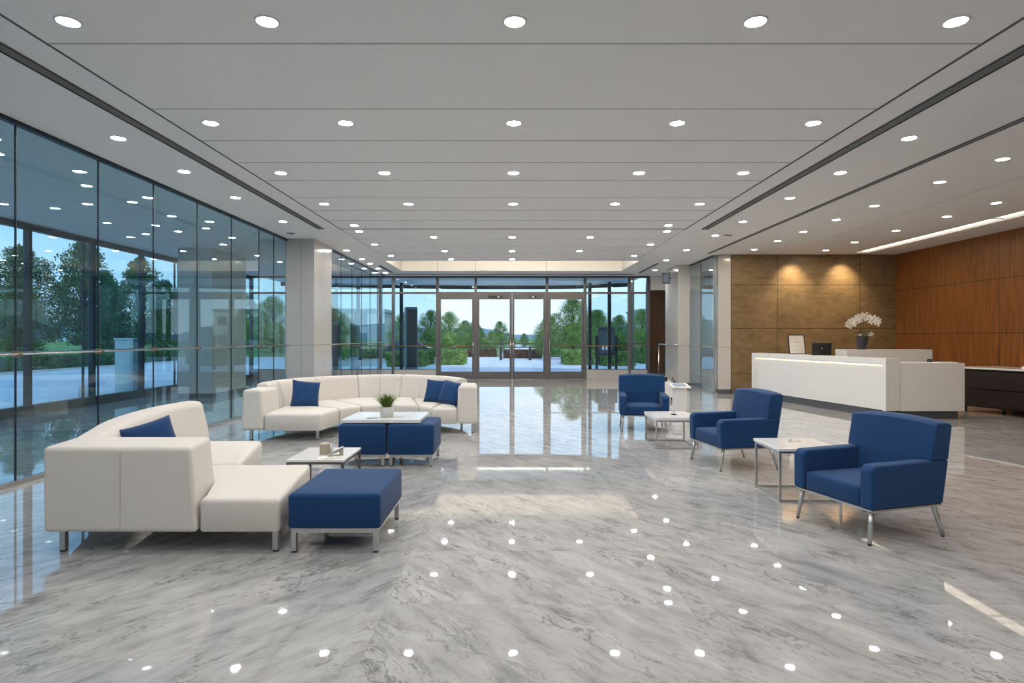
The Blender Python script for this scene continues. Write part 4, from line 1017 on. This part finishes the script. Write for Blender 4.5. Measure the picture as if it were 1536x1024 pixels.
# dark totems and signs outside
def totem(x, y, w, d, h, label, rz=0):
    t = thing('sign_totem', label, 'sign', (x, y, GZ), rz, 'dark outdoor totems')
    B(-w/2, w/2, -d/2, d/2, 0, h).build('body', 'signs', t, bevel=.03)
    B(-w/2+.05, w/2-.05, -d/2-.02, -d/2, .25, h-.12).build('front_panel', 'sign', t)
    B(-w/2+.05, w/2-.05, -d/2-.024, -d/2-.0201, h*.52, h*.52+.03).build('panel_joint', 'black', t)
totem(-4.75, 28.2, .55, .6, 3.05, 'tall dark totem outside the left side window', .3)
totem(-8.35, 28.6, .42, .3, 2.35, 'dark slab totem outside far left glass, left of two', .2)
totem(-7.55, 28.8, .42, .3, 2.28, 'dark slab totem outside far left glass, right of two', .2)
t = thing('notice_cabinet', 'dark glazed notice cabinet outside the right side window', 'cabinet', (4.75, 30.2, GZ), -.1)
B(-.55, -.42, -.1, .1, 0, 1.7).box(.42, .55, -.1, .1, 0, 1.7).build('post', 'dark', t); B(-.42, .42, -.15, .12, .7, 2.15).build('case', 'sign', t, bevel=.02)
B(-.34, .34, -.16, -.151, .85, 1.95).build('window', 'bglass', t)
for k in range(3): B(-.22+.18*k, -.12+.18*k, -.166, -.161, 1.0, 1.2).build('notice', 'paper', t)
t = thing('utility_kiosk', 'pale blue metal kiosk standing outside the left windows', 'kiosk', (-11.45, 17.9, GZ))
B(-.27, .27, -.2, .2, 0, 1.55).build('cabinet', 'kiosk', t, bevel=.01); B(-.22, .22, -.212, -.2, .12, 1.2).build('door', 'kiosk', t, bevel=.004); B(-.29, .29, -.22, .22, 1.55, 1.6).build('cap', 'kiosk', t)
t = thing('floor_sign', 'small white folding sign on the driveway outside left windows', 'sign', (-10.9, 15.3, GZ), .4)
MB().add([(-.12, -.12, 0), (.12, -.12, 0), (.12, -.10, 0), (-.12, -.10, 0), (-.12, -.01, .40), (.12, -.01, .40), (.12, .01, .40), (-.12, .01, .40)], [(3,2,1,0),(4,5,6,7),(0,1,5,4),(1,2,6,5),(2,3,7,6),(3,0,4,7)]).build('front_board', 'paper', t)
MB().add([(-.12, .10, 0), (.12, .10, 0), (.12, .12, 0), (-.12, .12, 0), (-.12, .012, .40), (.12, .012, .40), (.12, .022, .40), (-.12, .022, .40)], [(3,2,1,0),(4,5,6,7),(0,1,5,4),(1,2,6,5),(2,3,7,6),(3,0,4,7)]).build('rear_board', 'paper', t)
# buildings
def building(x0, x1, y0, y1, h, label, rows=2):
    t = thing('building', label, 'building', ((x0+x1)/2, y0, GZ), 0, 'pale buildings beyond the garden')
    w = (x1-x0)/2; B(-w, w, 0, y1-y0, 0, h).build('walls', 'bldg', t); B(-w-.2, w+.2, -.2, y1-y0+.2, h, h+.3).build('roof', 'signs', t)
    n = int(w*2/2.4)
    for r in range(rows):
        for k in range(n):
            cx = -w+(k+.5)*2*w/n; z = .8+r*h/rows*.95; B(cx-.7, cx+.7, -.05, 0, z, z+1.3).build('window', 'bglass', t)
building(19.2, 34, 90, 100, 5.6, 'pale two storey building beyond the right glass')
building(-17.8, -13.5, 62, 68, 4.3, 'pale flat roofed building beyond the far left glass')
# car
def car(x, y, rz, label):
    t = thing('parked_car', label, 'car', (x, y, GZ), rz, 'parked dark cars')
    pr_ = [(-2.1, .35), (-2.1, .8), (-1.2, .95), (-.6, 1.38), (.9, 1.4), (1.6, .98), (2.1, .85), (2.15, .35)]
    n = len(pr_); vs = [(x_, -.85, z) for x_, z in pr_]+[(x_, .85, z) for x_, z in pr_]
    MB().add(vs, [tuple(range(n)), tuple(range(n, 2*n))[::-1]]+[(i, (i+1) % n, (i+1) % n+n, i+n) for i in range(n)]).build('body', 'carp', t, bevel=.08)
    MB().box(-.55, .85, -.87, .87, .98, 1.3).build('side_windows', 'bglass', t)
    for a in (-1.35, 1.3):
        for b in (-.8, .8): MB().tube([(a, b-.1, .33), (a, b+.1, .33)], .33, 16).build('wheel', 'rubber', t)
car(-8.3, 46.5, 0.1, 'dark car parked left of the hedges')
car(14.2, 56, 0.1, 'dark car parked beyond the right side window')
# hills
hv = []; hf = []; n = 60
for i in range(n+1):
    x = -500+1000*i/n; h = 8+7*math.sin(i*.35)+4*math.sin(i*.9+1); h = max(h, 3.5)
    hv += [(x, 420, GZ), (x, 470, h*.8), (x, 560, h*1.25), (x, 600, GZ)]
for i in range(n):
    for k in range(3): hf.append((4*i+k, 4*i+4+k, 4*i+5+k, 4*i+1+k))
MB().add(hv, hf).build('hills', 'hill', smooth=True, kind='structure')
